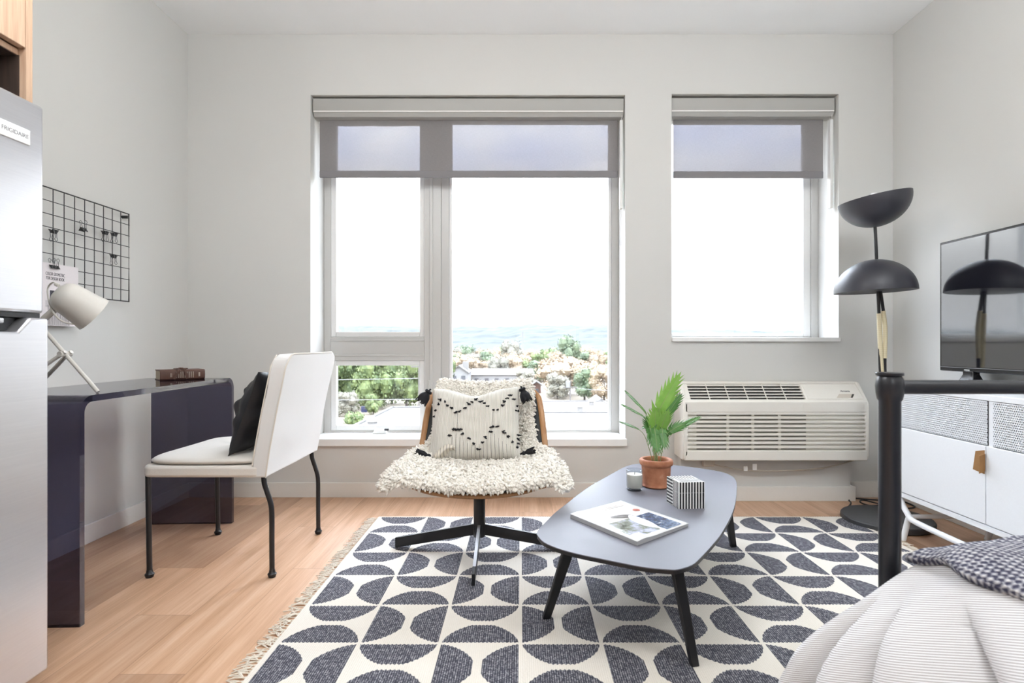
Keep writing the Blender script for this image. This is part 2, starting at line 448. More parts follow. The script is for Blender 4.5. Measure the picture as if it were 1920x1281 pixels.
b = MB(); b.box(XR-.013, XR, YR, YB, 0, bh); struct(b.build('baseboard_right', M_['trimwhite'], bevel=.002))
b = MB(); b.box(XL+.013, .925, YB-.013, YB, 0, bh); b.box(1.925, XR-.013, YB-.013, YB, 0, bh+.01); struct(b.build('baseboard_back', M_['trimwhite'], bevel=.002))
# boxed-out pedestal below the air conditioner
b = MB(); b.box(.925, 1.905, 3.19, YB, 0, .245); struct(b.build('trim_1', M_['wall'], smooth=False))
b = MB(); b.box(.912, 1.93, 3.176, YB-.0135, 0, .083); struct(b.build('trim_2', M_['trimwhite'], bevel=.002))

# windows
YG = 3.50; YF = 3.467
def window(name, x0, x1, z0, z1, sill_label):
    w = thing(name, ((x0+x1)/2, YG, z0), kind='structure'); return w
def rectframe(m, x0, x1, z0, z1, wl, wr, wb, wt, y0, y1):
    m.box(x0, x0+wl, y0, y1, z0, z1); m.box(x1-wr, x1, y0, y1, z0, z1)
    m.box(x0+wl, x1-wr, y0, y1, z0, z0+wb); m.box(x0+wl, x1-wr, y0, y1, z1-wt, z1)
zt = lambda y, Y=YG: HC-(y-CY)*Y/F
xt = lambda x, Y=YG: (x-CX)*Y/F
w = window('window_1', A0, A1, AZ0, AZ1, '')
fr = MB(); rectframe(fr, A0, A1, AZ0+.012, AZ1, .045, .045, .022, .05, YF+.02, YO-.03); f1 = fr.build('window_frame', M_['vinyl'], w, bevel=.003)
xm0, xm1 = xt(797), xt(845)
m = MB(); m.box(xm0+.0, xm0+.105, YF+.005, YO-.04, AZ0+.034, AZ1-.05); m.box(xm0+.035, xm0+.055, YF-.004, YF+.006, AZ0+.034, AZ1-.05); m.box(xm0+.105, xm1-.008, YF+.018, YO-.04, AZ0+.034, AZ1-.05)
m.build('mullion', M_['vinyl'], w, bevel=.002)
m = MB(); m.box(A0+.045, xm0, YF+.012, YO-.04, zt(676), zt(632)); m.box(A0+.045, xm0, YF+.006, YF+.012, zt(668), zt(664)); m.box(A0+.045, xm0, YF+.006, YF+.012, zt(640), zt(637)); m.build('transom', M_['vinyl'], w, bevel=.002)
def sash(x0, x1, z0, z1, fw, nm='sash', y0=YF+.022, mt='vinylw', pane=True):
    s = MB(); rectframe(s, x0, x1, z0, z1, fw, fw, fw, fw, y0, YG+.03); o = s.build(nm, M_[mt], w, bevel=.003)
    p = MB(); p.box(x0+fw, x1-fw, YG, YG+.006, z0+fw, z1-fw); p.build('pane', M_['glass'], o, smooth=False)
    return o
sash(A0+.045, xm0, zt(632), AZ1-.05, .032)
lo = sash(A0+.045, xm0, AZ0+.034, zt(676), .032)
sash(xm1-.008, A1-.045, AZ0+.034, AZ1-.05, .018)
s = MB(); s.box(A0, A1, YB-.0, YF+.05, AZ0-.0, AZ0+.022); s.box(A0-.0, A1+.008, YB-.022, YB+.0, AZ0-.022, AZ0+.022); s.build('window_sill', M_['sill'], w, bevel=.004)
# crank operator
p = at(712, 815, 3.44)
s = MB(); s.prism([(-.045, 0), (.045, 0), (.038, .022), (-.032, .022)], -.02, .02, lambda a, bb, d: Vector((p.x+a, 3.445+d, AZ0+.0225+bb))); cr = s.build('crank_housing', M_['vinylw'], w, bevel=.004)
s = MB(); s.tube(smooth_path([(p.x-.03, 3.43, AZ0+.058), (p.x, 3.425, AZ0+.05), (p.x+.035, 3.42, AZ0+.05)]), .004); s.build('crank_handle', M_['vinylw'], cr)
s = MB(); s.tube([(p.x+.035, 3.42, AZ0+.05), (p.x+.06, 3.42, AZ0+.05)], .007); s.build('crank_knob', M_['black'], cr)
s = MB(); q = at(804, 722, YF); s.box(q.x-.004, q.x+.008, YF-.012, YF+.006, q.z-.03, q.z+.03); s.build('sash_latch', M_['vinyl'], w, bevel=.002)
w = window('window_2', B0, B1, BZ0, BZ1, '')
fr = MB(); rectframe(fr, B0, B1, BZ0+.005, BZ1, .03, .045, .012, .05, YF+.02, YO-.03); fr.build('window_frame', M_['vinyl'], w, bevel=.003)
s = MB(); rectframe(s, B0+.03, B1-.045, BZ0+.017, BZ1-.05, .015, .045, .02, .03, YF+.03, YG+.03); o = s.build('sash', M_['vinylw'], w, bevel=.003)
pp = MB(); pp.box(B0+.045, B1-.09, YG, YG+.006, BZ0+.037, BZ1-.08); pp.build('pane', M_['glass'], o, smooth=False)
s = MB(); s.box(B0, B1, YB, YF+.05, BZ0, BZ0+.01); s.box(B0-.0, B1+.003, YB-.02, YB, BZ0-.014, BZ0+.01); s.build('window_sill', M_['sill'], w, bevel=.003)

# roller blinds with their beaded chains
def blind(name, x0, x1, cx0, cx1, zv0, zv1, zb, label, chain_x, zc):
    t = thing(name, ((x0+x1)/2, 3.34, zv1), label, 'blind')
    m = MB(); m.prism([(0, zv0+.03), (.0, zv1), (.09, zv1), (.09, zv0), (.02, zv0)], x0, x1, lambda a, c, d: Vector((d, 3.285+a, c))); m.build('fascia', M_['valance'], t, bevel=.002)
    m = MB(); m.box(x0+.004, x1-.004, 3.2838, 3.2855, zv0+.022, zv0+.030); m.build('fascia_lip', M_['trimwhite'], t)
    m = MB(); m.box(cx0, cx1, 3.352, 3.3532, zb+.03, zv0+.03); m.build('screen_fabric', M_['blind'], t, smooth=False)
    m = MB(); m.box(cx0, cx1, 3.346, 3.359, zb, zb+.042); hb = m.build('hem_bar', M_['hem'], t, bevel=.004)
    m = MB(); m.tube([(chain_x, 3.30, zc), (chain_x, 3.30, zv0+.01)], .0016, 6); m.tube([(chain_x, 3.322, zc), (chain_x, 3.322, zv0+.01)], .0016, 6)
    for k in range(36):
        z = zv0-.01-k*.012; m.lathe([(0, -.0025), (.0025, 0), (0, .0025)], Matrix.Translation((chain_x, 3.30, z)), 6)
    m.build('bead_chain', M_['vinylw'], t)
    m = MB(); m.box(chain_x-.012, chain_x+.006, 3.295, 3.33, zv0-.55, zv0-.02); m.build('chain_guide', M_['vinylw'], t, bevel=.003)
    return t
blind('roller_blind', A0+.006, A1-.004, -1.225, .588, 2.268, 2.372, 1.918, 'wide grey screen roller blind half lowered over the big three-pane window', .604, 1.5)
blind('roller_blind', B0+.003, B1-.012, .925, 1.837, 2.271, 2.375, 1.915, 'narrow grey screen roller blind over the small right window above the air conditioner', 1.862, 1.6)

# ------------------------------------------------------------------ air conditioner
t = thing('air_conditioner', (1.43, 3.17, .254), 'cream wall-mounted air conditioner with slatted front below the small window', 'air conditioner')
ax0, ax1, yf, yc = .905, 1.945, 3.075, 3.178
zb_, zf_, zc_ = .254, .585, .688
body = MB()
prof = [(3.262, zb_), (yf+.03, zb_), (yf+.008, zb_+.008), (yf, zb_+.03), (yf, zf_-.015), (yf+.01, zf_), (yc-.01, zc_-.006), (yc+.005, zc_), (3.262, zc_)]
# split so that the front slats and top grille are separate: solid body slightly recessed
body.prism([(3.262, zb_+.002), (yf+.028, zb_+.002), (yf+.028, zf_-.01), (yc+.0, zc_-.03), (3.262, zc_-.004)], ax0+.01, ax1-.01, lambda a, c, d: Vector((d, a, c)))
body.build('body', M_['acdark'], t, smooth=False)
sh = MB()
# end caps
for x0, x1 in ((ax0, ax0+.028), (ax1-.022, ax1)):
    sh.prism(prof, x0, x1, lambda a, c, d: Vector((d, a, c)))
# bottom and top bands of the front
sh.box(ax0+.01, ax1-.01, yf, yf+.03, zb_, zb_+.058)
sh.box(ax0+.01, ax1-.01, yf, yf+.03, zf_-.062, zf_-.0)
d = Vector((0, yc-yf-.0, zc_-zf_)).normalized()
def slope(a, c, depth):       # a = x, c = distance up the sloped face, depth inward
    return Vector((a, yf+.004, zf_-.004))+d*c+Vector((0, d.z, -d.y))*depth
SL = math.hypot(yc-yf, zc_-zf_)
gx0, gx1 = ax0+.05, 1.60
for (xa, xb, ca, cb) in ((ax0+.01, ax1-.01, 0, .024), (ax0+.01, ax1-.01, SL-.012, SL), (ax0+.01, gx0, .02, SL-.01), (gx1, ax1-.012, .02, SL-.01)):
    sh.prism([(xa, ca), (xb, ca), (xb, cb), (xa, cb)], 0, .02, slope)
sh.box(ax0+.01, ax1-.01, yc-.004, 3.262, zc_-.012, zc_)
sh.build('casing', M_['acwhite'], t, bevel=.006, seg=3)
g = MB()
for k in range(5):
    c = .036+k*.0215; g.prism([(gx0-.002, c), (gx1+.002, c), (gx1+.002, c+.0065), (gx0-.002, c+.0065)], .002, .007, slope)
for k in range(1, 6):
    x = gx0+(gx1-gx0)*k/6; g.prism([(x-.0022, .02), (x+.0022, .02), (x+.0022, SL-.01), (x-.0022, SL-.01)], .001, .007, slope)
g.build('top_grille', M_['acwhite'], t, bevel=.001)
g = MB(); z0 = zb_+.058; z1 = zf_-.062; NS = 9
for k in range(NS):
    z = z0+(z1-z0)*(k+.30)/NS; h = (z1-z0)/NS*.72
    g.prism([(yf+.002, z+h*.25), (yf+.001, z+h), (yf+.026, z+h*1.1), (yf+.026, z+h*.45)], ax0+.02, ax1-.015, lambda a, c, dd: Vector((dd, a, c)))
for k in range(NS+1):
    pass
for x in (1.16, 1.3, 1.45): g.box(x-.008, x+.008, yf+.014, yf+.028, z0, z1)
g.box(1.60, ax1-.015, yf+.018, yf+.03, z0, z1); g.box(ax0+.02, .985, yf+.018, yf+.03, z0, z1)
g.build('front_louvres', M_['acwhite'], t, bevel=.0015)
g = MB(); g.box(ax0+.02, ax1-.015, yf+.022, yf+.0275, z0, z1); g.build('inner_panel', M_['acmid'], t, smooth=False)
g = MB(); g.prism([(1.615, .022), (ax1-.03, .022), (ax1-.03, SL-.016), (1.615, SL-.016)], -.0015, .002, slope); door = g.build('control_door', M_['acwhite'], t, bevel=.001)
g = MB(); g.prism([(1.775, .030), (1.865, .030), (1.887, .058), (1.80, .058)], -.0022, -.0014, slope); g.build('finger_recess', M_['plug'], door, smooth=False)
g = MB(); g.prism([(1.855, .031), (1.865, .031), (1.885, .056), (1.872, .056)], -.0028, -.0022, slope); g.build('latch', M_['acdark'], door, smooth=False)
text('brand_mark', 'Amana', .019, M_['ink'], door, Matrix.Translation(slope(1.842, .079, -.002)) @ Matrix.Rotation(math.atan2(d.z, d.y), 4, 'X'))
g = MB(); g.box(1.043, 1.115, 3.165, 3.189, .20, .248); g.build('plug_box', M_['plug'], t, bevel=.008)
cz = [at(1338, 871, 3.16), at(1390, 881, 3.15), at(1450, 883, 3.15), at(1520, 880, 3.15), at(1570, 872, 3.16), at(1605, 862, 3.17)]
g = MB(); g.tube(smooth_path(cz), .004, 8); g.build('power_cord', M_['cord'], t)
for (px, py, w_, h_) in ((1398, 879, .022, .026), (1415, 876, .024, .036)):
    q = at(px, py, 3.143); g = MB(); g.box(q.x-w_/2, q.x+w_/2, 3.142, 3.1435, q.z-h_/2, q.z+h_/2); g.build('cord_tag', M_['tag'], t, smooth=False)

# ------------------------------------------------------------------ fridge and cabinet
t = thing('refrigerator', (-1.62, 1.15, 0), 'stainless steel top-freezer refrigerator at the left edge beside the desk', 'refrigerator')
fx = -1.245; fy0, fy1 = .855, 1.452
g = MB(); g.box(XL+.03, fx-.062, fy0+.005, fy1-.008, .03, 1.515); g.build('cabinet_body', M_['inkgrey'], t, bevel=.004)
g = MB(); g.box(fx-.058, fx-.012, fy0, fy1, .985, 1.528); fd = g.build('freezer_door', M_['steel'], t, bevel=.008, seg=3)
g = MB()
yh = 1.378
g.prism([(fy0, .05), (fy1, .05), (fy1, .972), (1.400, .972), (1.365, .935), (fy0+.03, .935), (fy0+.03, .972), (fy0, .972)], fx-.055, fx, lambda a, c, dd: Vector((dd, a, c)))
rd = g.build('refrigerator_door', M_['steel'], t, bevel=.006, seg=3)
g = MB(); g.prism([(fy0+.03, .936), (1.364, .936), (1.398, .971), (fy0+.03, .971)], fx-.04, fx-.035, lambda a, c, dd: Vector((dd, a, c))); g.build('handle_recess', M_['black'], rd, smooth=False)
g = MB(); g.box(fx-.035, fx-.002, fy0+.04, 1.33, .955, .968); g.build('handle', M_['chrome'], rd, bevel=.003)
g = MB(); g.box(fx-.06, fx-.02, fy0+.004, fy1-.004, .9725, .9845); g.build('door_gasket', M_['black'], t, smooth=False)
g = MB(); g.box(fx-.06, fx-.03, 1.39, 1.44, .9728, .984); g.build('hinge', M_['chrome'], t, bevel=.002)
g = MB(); g.box(fx-.012, fx-.0085, 1.323, 1.408, 1.411, 1.450); bd = g.build('badge', M_['bulb'], fd, bevel=.002)
text('lettering', 'FRIGIDAIRE', .0145, M_['inkgrey'], bd, frame((fx-.0083, 1.3655, 1.4305), (0, 1, 0), (0, 0, 1)), .0002)
for xx in (XL+.1, fx-.1):
    for yy in (fy0+.05, fy1-.05):
        g = MB(); g.lathe([(.018, 0), (.018, .035)], Matrix.Translation((xx, yy, 0)), 12); g.build('levelling_foot', M_['black'], t)
t = thing('wall_cabinet', (-1.62, 1.16, 1.545), 'pale oak wall cabinet with dark open niche above the refrigerator', 'cabinet')
kx = -1.303
g = MB()
g.box(XL+.002, kx, 1.451, 1.470, 1.545, 2.70); g.box(XL+.002, kx, .84, .859, 1.545, 2.70)
g.box(XL+.002, kx, .859, 1.451, 2.68, 2.70); g.box(XL+.002, kx-.022, .859, 1.451, 1.666, 1.682)
g.build('carcass', M_['cabwood'], t, bevel=.001)
g = MB(); g.box(XL+.002, XL+.02, .859, 1.451, 1.545, 1.666); g.box(XL+.02, kx-.018, 1.4495, 1.451, 1.545, 1.666); g.box(XL+.02, kx-.018, .859, .861, 1.545, 1.666); g.box(XL+.02, kx-.024, .861, 1.4495, 1.6645, 1.666); g.build('niche_inside', M_['cabdark'], t, smooth=False)  # thin sheets colour the niche inside darker than the carcass
g = MB(); g.box(kx-.02, kx-.0005, .861, 1.155, 1.684, 2.678); g.build('door', M_['cabwood'], t, bevel=.0015)
g = MB(); g.box(kx-.02, kx-.0005, 1.158, 1.449, 1.684, 2.678); g.build('door', M_['cabwood'], t, bevel=.0015)

# ------------------------------------------------------------------ acrylic desk
RZ = Matrix.Translation((-1.41, 1.76, 0)) @ Matrix.Rotation(math.radians(2.85), 4, 'Z')
def D(x, y, z): return RZ @ Vector((x, y, z))
L, dep, H, th, R = 1.045, .395, .737, .021, .055
outer = [(0, 0)]; inner = []
for k in range(9):
    a = PI-k*PI/16; outer.append((R+R*math.cos(a), H-R+R*math.sin(a)))
for k in range(9):
    a = PI/2-k*PI/16; outer.append((L-R+R*math.cos(a), H-R+R*math.sin(a)))
outer.append((L, 0))
ri = R-th; inner.append((L-th, 0))
for k in range(9):
    a = k*PI/16; inner.append((L-R+ri*math.cos(a), H-R+ri*math.sin(a)))
for k in range(9):
    a = PI/2+k*PI/16; inner.append((R+ri*math.cos(a), H-R+ri*math.sin(a)))
inner.append((th, 0))
# three parts: two panels with bends and the top
t = thing('waterfall_desk', D(-dep/2, L/2, 0), 'smoked dark acrylic waterfall desk against the left wall', 'desk')
def strip(o_, i_, nm):
    g = MB(); n = len(o_); vs = []
    for x in (-dep, 0):
        for (a, c) in o_: vs.append(D(x, a, c))
        for (a, c) in i_: vs.append(D(x, a, c))
    N = 2*n; fs = []
    for i in range(n-1):
        fs += [(i, i+1, N+i+1, N+i), (n+i, N+n+i, N+n+i+1, n+i+1), (i, n+i, n+i+1, i+1), (N+i, N+i+1, N+n+i+1, N+n+i)]
    fs += [(0, N, N+n, n), (n-1, 2*n-1, N+2*n-1, N+n-1)]
    g.add(vs, fs); return g.build(nm, M_['acrylic'], t, angle=25)
inn = list(reversed(inner))
strip(outer[0:10], inn[0:10], 'side_panel'); strip(outer[9:11], inn[9:11], 'desktop'); strip(outer[10:20], inn[10:20], 'side_panel')

# journal
P0 = Vector((-1.668, 2.545, H)); ax = Vector((.735, .678, 0)); ay = Vector((-.678, .735, 0))
t = thing('leather_journal', P0+ax*.09+ay*.06, 'worn brown leather journal tied with a strap lying on the desk', 'journal')
def J(a, bb, c): return P0+ax*a+ay*bb+Vector((0, 0, c))
Lj, Wj, Tj = .185, .125, .047
cov = [(0, 0.0), (.0, .004), (.0, Tj), ] 
outl = [(Wj, .0), (.006, 0), (.0, .006), (-.003, Tj/2), (0, Tj-.006), (.006, Tj), (Wj, Tj), (Wj, Tj-.004), (.008, Tj-.004), (.004, Tj-.009), (.002, Tj/2), (.004, .009), (.008, .004), (Wj, .004)]
g = MB(); g.prism(outl, 0, Lj, lambda a, c, dd: J(dd, a, c)); g.build('cover', M_['leather'], t, bevel=.001)
g = MB(); g.prism([(.004, .0045), (Wj-.005, .0045), (Wj-.005, Tj-.0045), (.004, Tj-.0045)], .003, Lj-.003, lambda a, c, dd: J(dd, a, c)); g.build('pages', M_['pageedge'], t, smooth=False)
g = MB()
for k in range(9): g.tube([J(.066+k*.0085, -.0035, .009), J(.066+k*.0085, -.005, Tj/2), J(.066+k*.0085, -.0035, Tj-.009)], .0012, 6)
g.build('spine_stitching', M_['thread'], t)
for a in (.042, .158):
    g = MB()
    for kk in (0, .004): g.tube([J(a+kk, -.004, .014), J(a+kk, -.004, Tj-.014)], .001, 6)
    g.build('end_stitch', M_['thread'], t)
g = MB()
def strap_loop(a0, a1):
    pts = [J(a0, -.006, .004), J(a0+(a1-a0)*.5, -.0085, Tj/2), J(a1, -.004, Tj+.001), J(a1+.002, .04, Tj+.0035), J(a1, .1, Tj+.003)]
    pts = smooth_path(pts)
    for i in range(len(pts)-1): g.bar(pts[i], pts[i+1], .011, .003, up=(ay if False else Vector((-ay.x, -ay.y, .6))))
strap_loop(.055, .076); strap_loop(.108, .100)
g.bar(J(.07, .02, Tj+.005), J(.115, .02, Tj+.005), .02, .005); g.bar(J(.082, .01, Tj+.008), J(.094, .035, Tj+.008), .014, .004)
g.build('strap', M_['leather'], t, bevel=.0008)

# ------------------------------------------------------------------ desk lamp
t = thing('desk_lamp', (-1.55, 1.9, H), 'off-white desk lamp with bell shade on crossed rods standing on the desk', 'lamp')
foot = on(184, 735, H+.004)
YL = 1.90
cross = at(122, 664, YL-.01); up1 = at(84, 620, YL-.02); joint0 = at(60, 592, YL)
topp = at(26, 545, YL-.03)
g = MB(); g.tube([foot, cross, up1, topp], .0065, 10); g.build('long_rod', M_['lampwhite'], t)
fA = on(20, 741, H+.004); fA.x = -1.72; fA.y = 1.83; fB = Vector((-1.75, 1.98, H+.004))
g = MB(); g.tube([fA, cross+Vector((0, -.013, .0)), cross+Vector((.012, -.013, .008))], .0065, 10); g.build('leg_rod', M_['lampwhite'], t)
g = MB(); g.tube([fB, cross+Vector((0, .013, 0)), cross+Vector((.012, .013, .008))], .0065, 10); g.build('leg_rod', M_['lampwhite'], t)
g = MB(); g.tube([cross+Vector((0, -.024, 0)), cross+Vector((0, .024, 0))], .009, 12); g.build('pivot_pin', M_['lampwhite'], t)
hb = at(113, 571, YL)
g = MB(); g.tube([topp, at(55, 618, YL), at(84, 597, YL), hb], .011, 12); g.build('swivel_arm', M_['lampwhite'], t)
c0 = at(111, 549, YL); c1 = at(176, 590, YL+.075); axis = (c1-c0); Ls = axis.length; axis.normalize()
ux = axis.orthogonal().normalized(); uy = axis.cross(ux)
mt = Matrix(((ux.x, uy.x, axis.x, c0.x), (ux.y, uy.y, axis.y, c0.y), (ux.z, uy.z, axis.z, c0.z), (0, 0, 0, 1)))
rr = .068
pr = [(0, -.012), (.02, -.011), (.038, -.004), (.050, .008), (.055, .022), (.058, .05), (.062, .09), (rr, Ls), (rr-.003, Ls+.001), (rr-.006, Ls-.002), (.056, .05), (.05, .02), (.03, .004), (0, 0)]
g = MB(); g.lathe(pr, mt, 48); lsh = g.build('lamp_shade', M_['lampwhite'], t, angle=60)
g = MB(); g.lathe([(0, .01), (.018, .012), (.018, .05), (.03, .075), (.026, .1), (0, .112)], mt, 24); g.build('bulb', M_['bulb'], lsh)
g = MB(); g.tube([at(104, 533, YL-.01), at(110, 536, YL-.01)], .006, 10); g.build('cord_grip', M_['lampwhite'], lsh)
g = MB(); g.tube(smooth_path([at(108, 534, YL-.01), at(99, 530, YL), at(90, 540, YL+.01), at(91, 560, YL), at(96, 578, YL-.01), at(103, 590, YL-.02), at(118, 603, YL-.01), at(140, 608, YL+.03), at(147, 606, YL+.04)]), .0028, 8); g.build('lamp_cord', M_['lampwhite'], t)

# ------------------------------------------------------------------ wire grid board with clips and print
XG = -1.952
def G(y, z, off=0.): return Vector((XG+off, y, z))
gy1, gz1, gz0 = 2.742, 1.552, 1.117; cell = .0543; NY = 12; gy0 = gy1-NY*.0555
t = thing('wire_grid_board', (XG, (gy0+gy1)/2, gz0), 'black wire grid memo board hung on the left wall', 'memo board')
g = MB(); g.tube([G(gy0, gz0), G(gy1, gz0), G(gy1, gz1), G(gy0, gz1)], .0034, 8, closed=True); g.build('frame', M_['black'], t)
g = MB()
for k in range(1, NY): y = gy0+k*.0555; g.tube([G(y, gz0), G(y, gz1)], .0018, 6)
for k in range(1, 8): z = gz0+k*cell; g.tube([G(gy0, z, .003), G(gy1, z, .003)], .0018, 6)
g.build('wire_mesh', M_['black'], t)
for (y, z) in ((gy1-.014, gz1-.017), (gy0+.014, gz1-.017)):
    g = MB(); g.tube([(XL, y, z), (XG+.006, y, z)], .0075, 14); g.build('wall_bracket', M_['black'], t)
def binder_clip(px, py, s, updown, label, first=[None]):
    Y = abs(XG)*F/(CX-px); p = at(px, py, Y); p.x = XG+.010
    if first[0] is None:
        t = thing('binder_clip', (0, 0, 0))
        g = MB(); g.prism([(0, 0), (.012, .012), (.011, .0125), (-.001, .001), (-.011, .0125), (-.012, .012)], -.012, .012, lambda a, c, dd: Vector((a*.6, dd, -c))); g.build('clamp', M_['black'], t, smooth=False)
        for sx in (-1, 1):
            g = MB()
            for sy in (-1, 1):
                g.tube(smooth_path([(sx*.0065, sy*.007, -.011), (sx*.007, sy*.004, .0 if sx > 0 else .004), (sx*.008, sy*.003, .012), (sx*.0085, sy*.006, .019), (sx*.009, 0, .025)], 5), .0009, 6)
            g.build('wire_handle', M_['inkgrey'], t)
        first[0] = t; o = t
    else:
        o = first[0].copy(); C.objects.link(o)
        for ch in first[0].children:
            c = ch.copy(); C.objects.link(c); c.parent = o
    o.location = p; o.rotation_euler = (PI if updown < 0 else 0, 0, 0); o.scale = (s, s, s)
    tag(o, label, 'binder clip', 'binder clips on the wire grid'); return o
binder_clip(152, 427, 1.3, 1, 'black binder clip with raised handles, highest on the wire grid')
binder_clip(96, 438, 1.3, -1, 'black binder clip on the wire grid next to the refrigerator, handles hanging down')
binder_clip(193, 440, 1.3, -1, 'black binder clip, left of the close pair near the grid right edge')
binder_clip(210, 443, 1.3, -1, 'black binder clip, right of the close pair under the grid bracket')
binder_clip(209, 484, 1.3, -1, 'black binder clip lowest on the right part of the grid')
binder_clip(93, 497, 1.15, 1, 'black binder clip gripping the printed card, left of two')
binder_clip(100, 498, 1.15, 1, 'black binder clip gripping the printed card, right of two')
XCd = XG+.008
t = thing('art_print', (XCd, 2.32, .985), 'pale print card with black lettering and line drawing clipped to the wire grid', 'print')
cy0, cy1, cz0, cz1 = 2.225, 2.418, .982, 1.24
g = MB(); g.box(XCd, XCd+.0008, cy0, cy1, cz0, cz1); g.build('card', mat('pink_grey_card', (.74, .69, .70), .7), t, smooth=False)
text('lettering', 'COLOR GEOMETRIC\nFOR DESIGN BOOK', .0185, M_['ink'], t, frame((XCd+.0012, 2.299, 1.186), (0, 1, 0), (0, 0, 1)), .0002, sx=.56)
g = MB(); g.box(XCd+.0009, XCd+.0013, 2.272, 2.315, 1.085, 1.128); g.build('dark_square', M_['ink'], t, smooth=False)
g = MB()
for k in range(30):
    y = 2.262+k*.0037; pts = [(XCd+.0013, y, cz0+.002), (XCd+.0013, y+.0015*math.sin(k*1.7), cz0+.05), (XCd+.0013, y-.002*math.sin(k), cz0+.085+.008*math.sin(k*2.3))]; g.tube(pts, .0005, 4)
for k in range(7): g.tube([(XCd+.0013, 2.25, 1.06+k*.004), (XCd+.0013, 2.33, 1.063+k*.004)], .0004, 4)
g.build('line_drawing', M_['inkgrey'], t)

# ------------------------------------------------------------------ dining chair
t = thing('dining_chair', (-1.21, 2.38, 0), 'cream linen dining chair with thin black curved legs at the desk', 'chair')
g = MB()
def rrect(x0, x1, y0, y1, r, n=6):
    return round_poly([(x0, y0), (x1, y0), (x1, y1), (x0, y1)], r, n)
g.prism(rrect(-1.465, -.99, 2.115, 2.665, .045), .391, .437, lambda a, c, dd: Vector((a, c, dd))); seat = g.build('seat', M_['linen'], t, bevel=.012, seg=4)
g = MB()
def cush(u, v):
    a = 2*PI*u; k = abs(math.cos(a))**.35*math.copysign(1, math.cos(a)); l = abs(math.sin(a))**.35*math.copysign(1, math.sin(a))
    return k, l
def cushion_mesh(x0, x1, y0, y1, z0, z1, dome):
    m = MB(); rings = [(.96, z0), (1., z0+.008), (1.0, z1-.008), (.97, z1-.002), (.9, z1+dome*.3), (.6, z1+dome*.85), (.25, z1+dome), (0.001, z1+dome)]
    N = 64; vs = []; cx, cy = (x0+x1)/2, (y0+y1)/2; hx, hy = (x1-x0)/2, (y1-y0)/2
    for s_, z in rings:
        for i in range(N):
            k, l = cush(i/N, 0); vs.append((cx+hx*k*s_, cy+hy*l*s_, z+.003*mnoise.noise(Vector((k*2, l*2, z*8)))))
    fs = [tuple(range(N-1, -1, -1))]
    for j in range(len(rings)-1):
        for i in range(N): fs.append((j*N+i, j*N+(i+1) % N, (j+1)*N+(i+1) % N, (j+1)*N+i))
    m.add(vs, fs); return m
cm = cushion_mesh(-1.468, -1.0, 2.118, 2.66, .441, .462, .008); cm.build('seat_cushion', M_['linen'], t, angle=60)
# backrest: leaning slab, rounded top corners
def BK(y, h, dd):           # h height 0..1 along lean, dd 0 front .. 1 back
    zz = .391+h*.475; x = -1.022+.088*(h**1.15); return Vector((x+dd, y, zz))
pl = round_poly([(2.118, 0), (2.665, 0), (2.665, 1), (2.118, 1)], .05, 6)
pl = [(y, h) for y, h in pl]
pl2 = []
for (y, h) in [(2.125, 0), (2.658, 0)]: pl2.append((y, h))
for k in range(13): pl2.append((2.665-.0*k, k/13*.93))
for k in range(9): a = k*PI/16; pl2.append((2.625+.04*math.cos(a), .92+.08*math.sin(a)))
for k in range(9): a = PI/2+k*PI/16; pl2.append((2.158+.04*math.cos(a), .92+.08*math.sin(a)))
for k in range(12, -1, -1): pl2.append((2.118, k/13*.93))
ys = 24; hs = 26
def slab(m, d0, d1, inset=0.):
    # grid on both faces, so the lean curves
    def pt(u, v, dd):
        h = v; y0, y1 = 2.118+inset, 2.665-inset
        c = .045; hh = max(0, (h-(1-c/.475))/(c/.475)); ins = c*(1-math.sqrt(max(0, 1-hh*hh)))
        y = y0+ins+(y1-y0-2*ins)*u
        wob = .004*mnoise.noise(Vector((y*7, h*5, dd*9)))
        return BK(y, h, dd)+Vector((wob, 0, 0))
    m.grid(lambda u, v: pt(u, v, d0), ys, hs); m.grid(lambda u, v: pt(u, v, d1), ys, hs)
    w = ys+1; n1 = (ys+1)*(hs+1); fs = []
    for j in range(hs):
        fs.append((j*w, (j+1)*w, n1+(j+1)*w, n1+j*w)); fs.append((j*w+ys, n1+j*w+ys, n1+(j+1)*w+ys, (j+1)*w+ys))
    for i in range(ys):
        fs.append((i, n1+i, n1+i+1, i+1)); fs.append((hs*w+i, hs*w+i+1, n1+hs*w+i+1, n1+hs*w+i))
    m.add([], []); m.f += fs; m.mi += [0]*len(fs)
g = MB(); slab(g, -.018, .040); g.build('backrest', M_['linenback'], t, bevel=.006, seg=3)
g = MB()
pts = [BK(2.1175, h/20, .040) for h in range(0, 19)]+[BK(2.1175+.03, .995, .04)]+[BK(2.17+.48*k/10, 1.003, .04) for k in range(10)]
g.tube(pts, .0028, 6)
pts = [BK(2.1175, h/20, -.018) for h in range(2, 19)]+[BK(2.1175+.03, .995, -.018)]
g.tube(pts, .0028, 6); g.build('piping', M_['piping'], t)
rad = .0098
def leg(pts, lab=None):
    g = MB(); g.tube(smooth_path(pts, 6), rad, 12); o = g.build('leg', M_['black'], t, angle=60)
    q = Vector(pts[-1]); g = MB(); g.lathe([(0.006, 0), (.013, .001), (.016, .010), (.017, .014), (.012, .020), (.0105, .030)], Matrix.Translation((q.x, q.y, 0)), 16); g.build('foot_cap', M_['black'], o)
for (y, lab) in ((2.137, 0), (2.62, 0)):
    leg([(-1.447, y, .395), (-1.444, y, .2), (-1.441, y, .012)])
for y in (2.14, 2.628):
    leg([(-1.000, y, .40), (-.997, y, .365), (-.986, y, .33), (-.972, y, .285), (-.968, y, .24), (-.968, y, .15), (-.967, y, .012)])

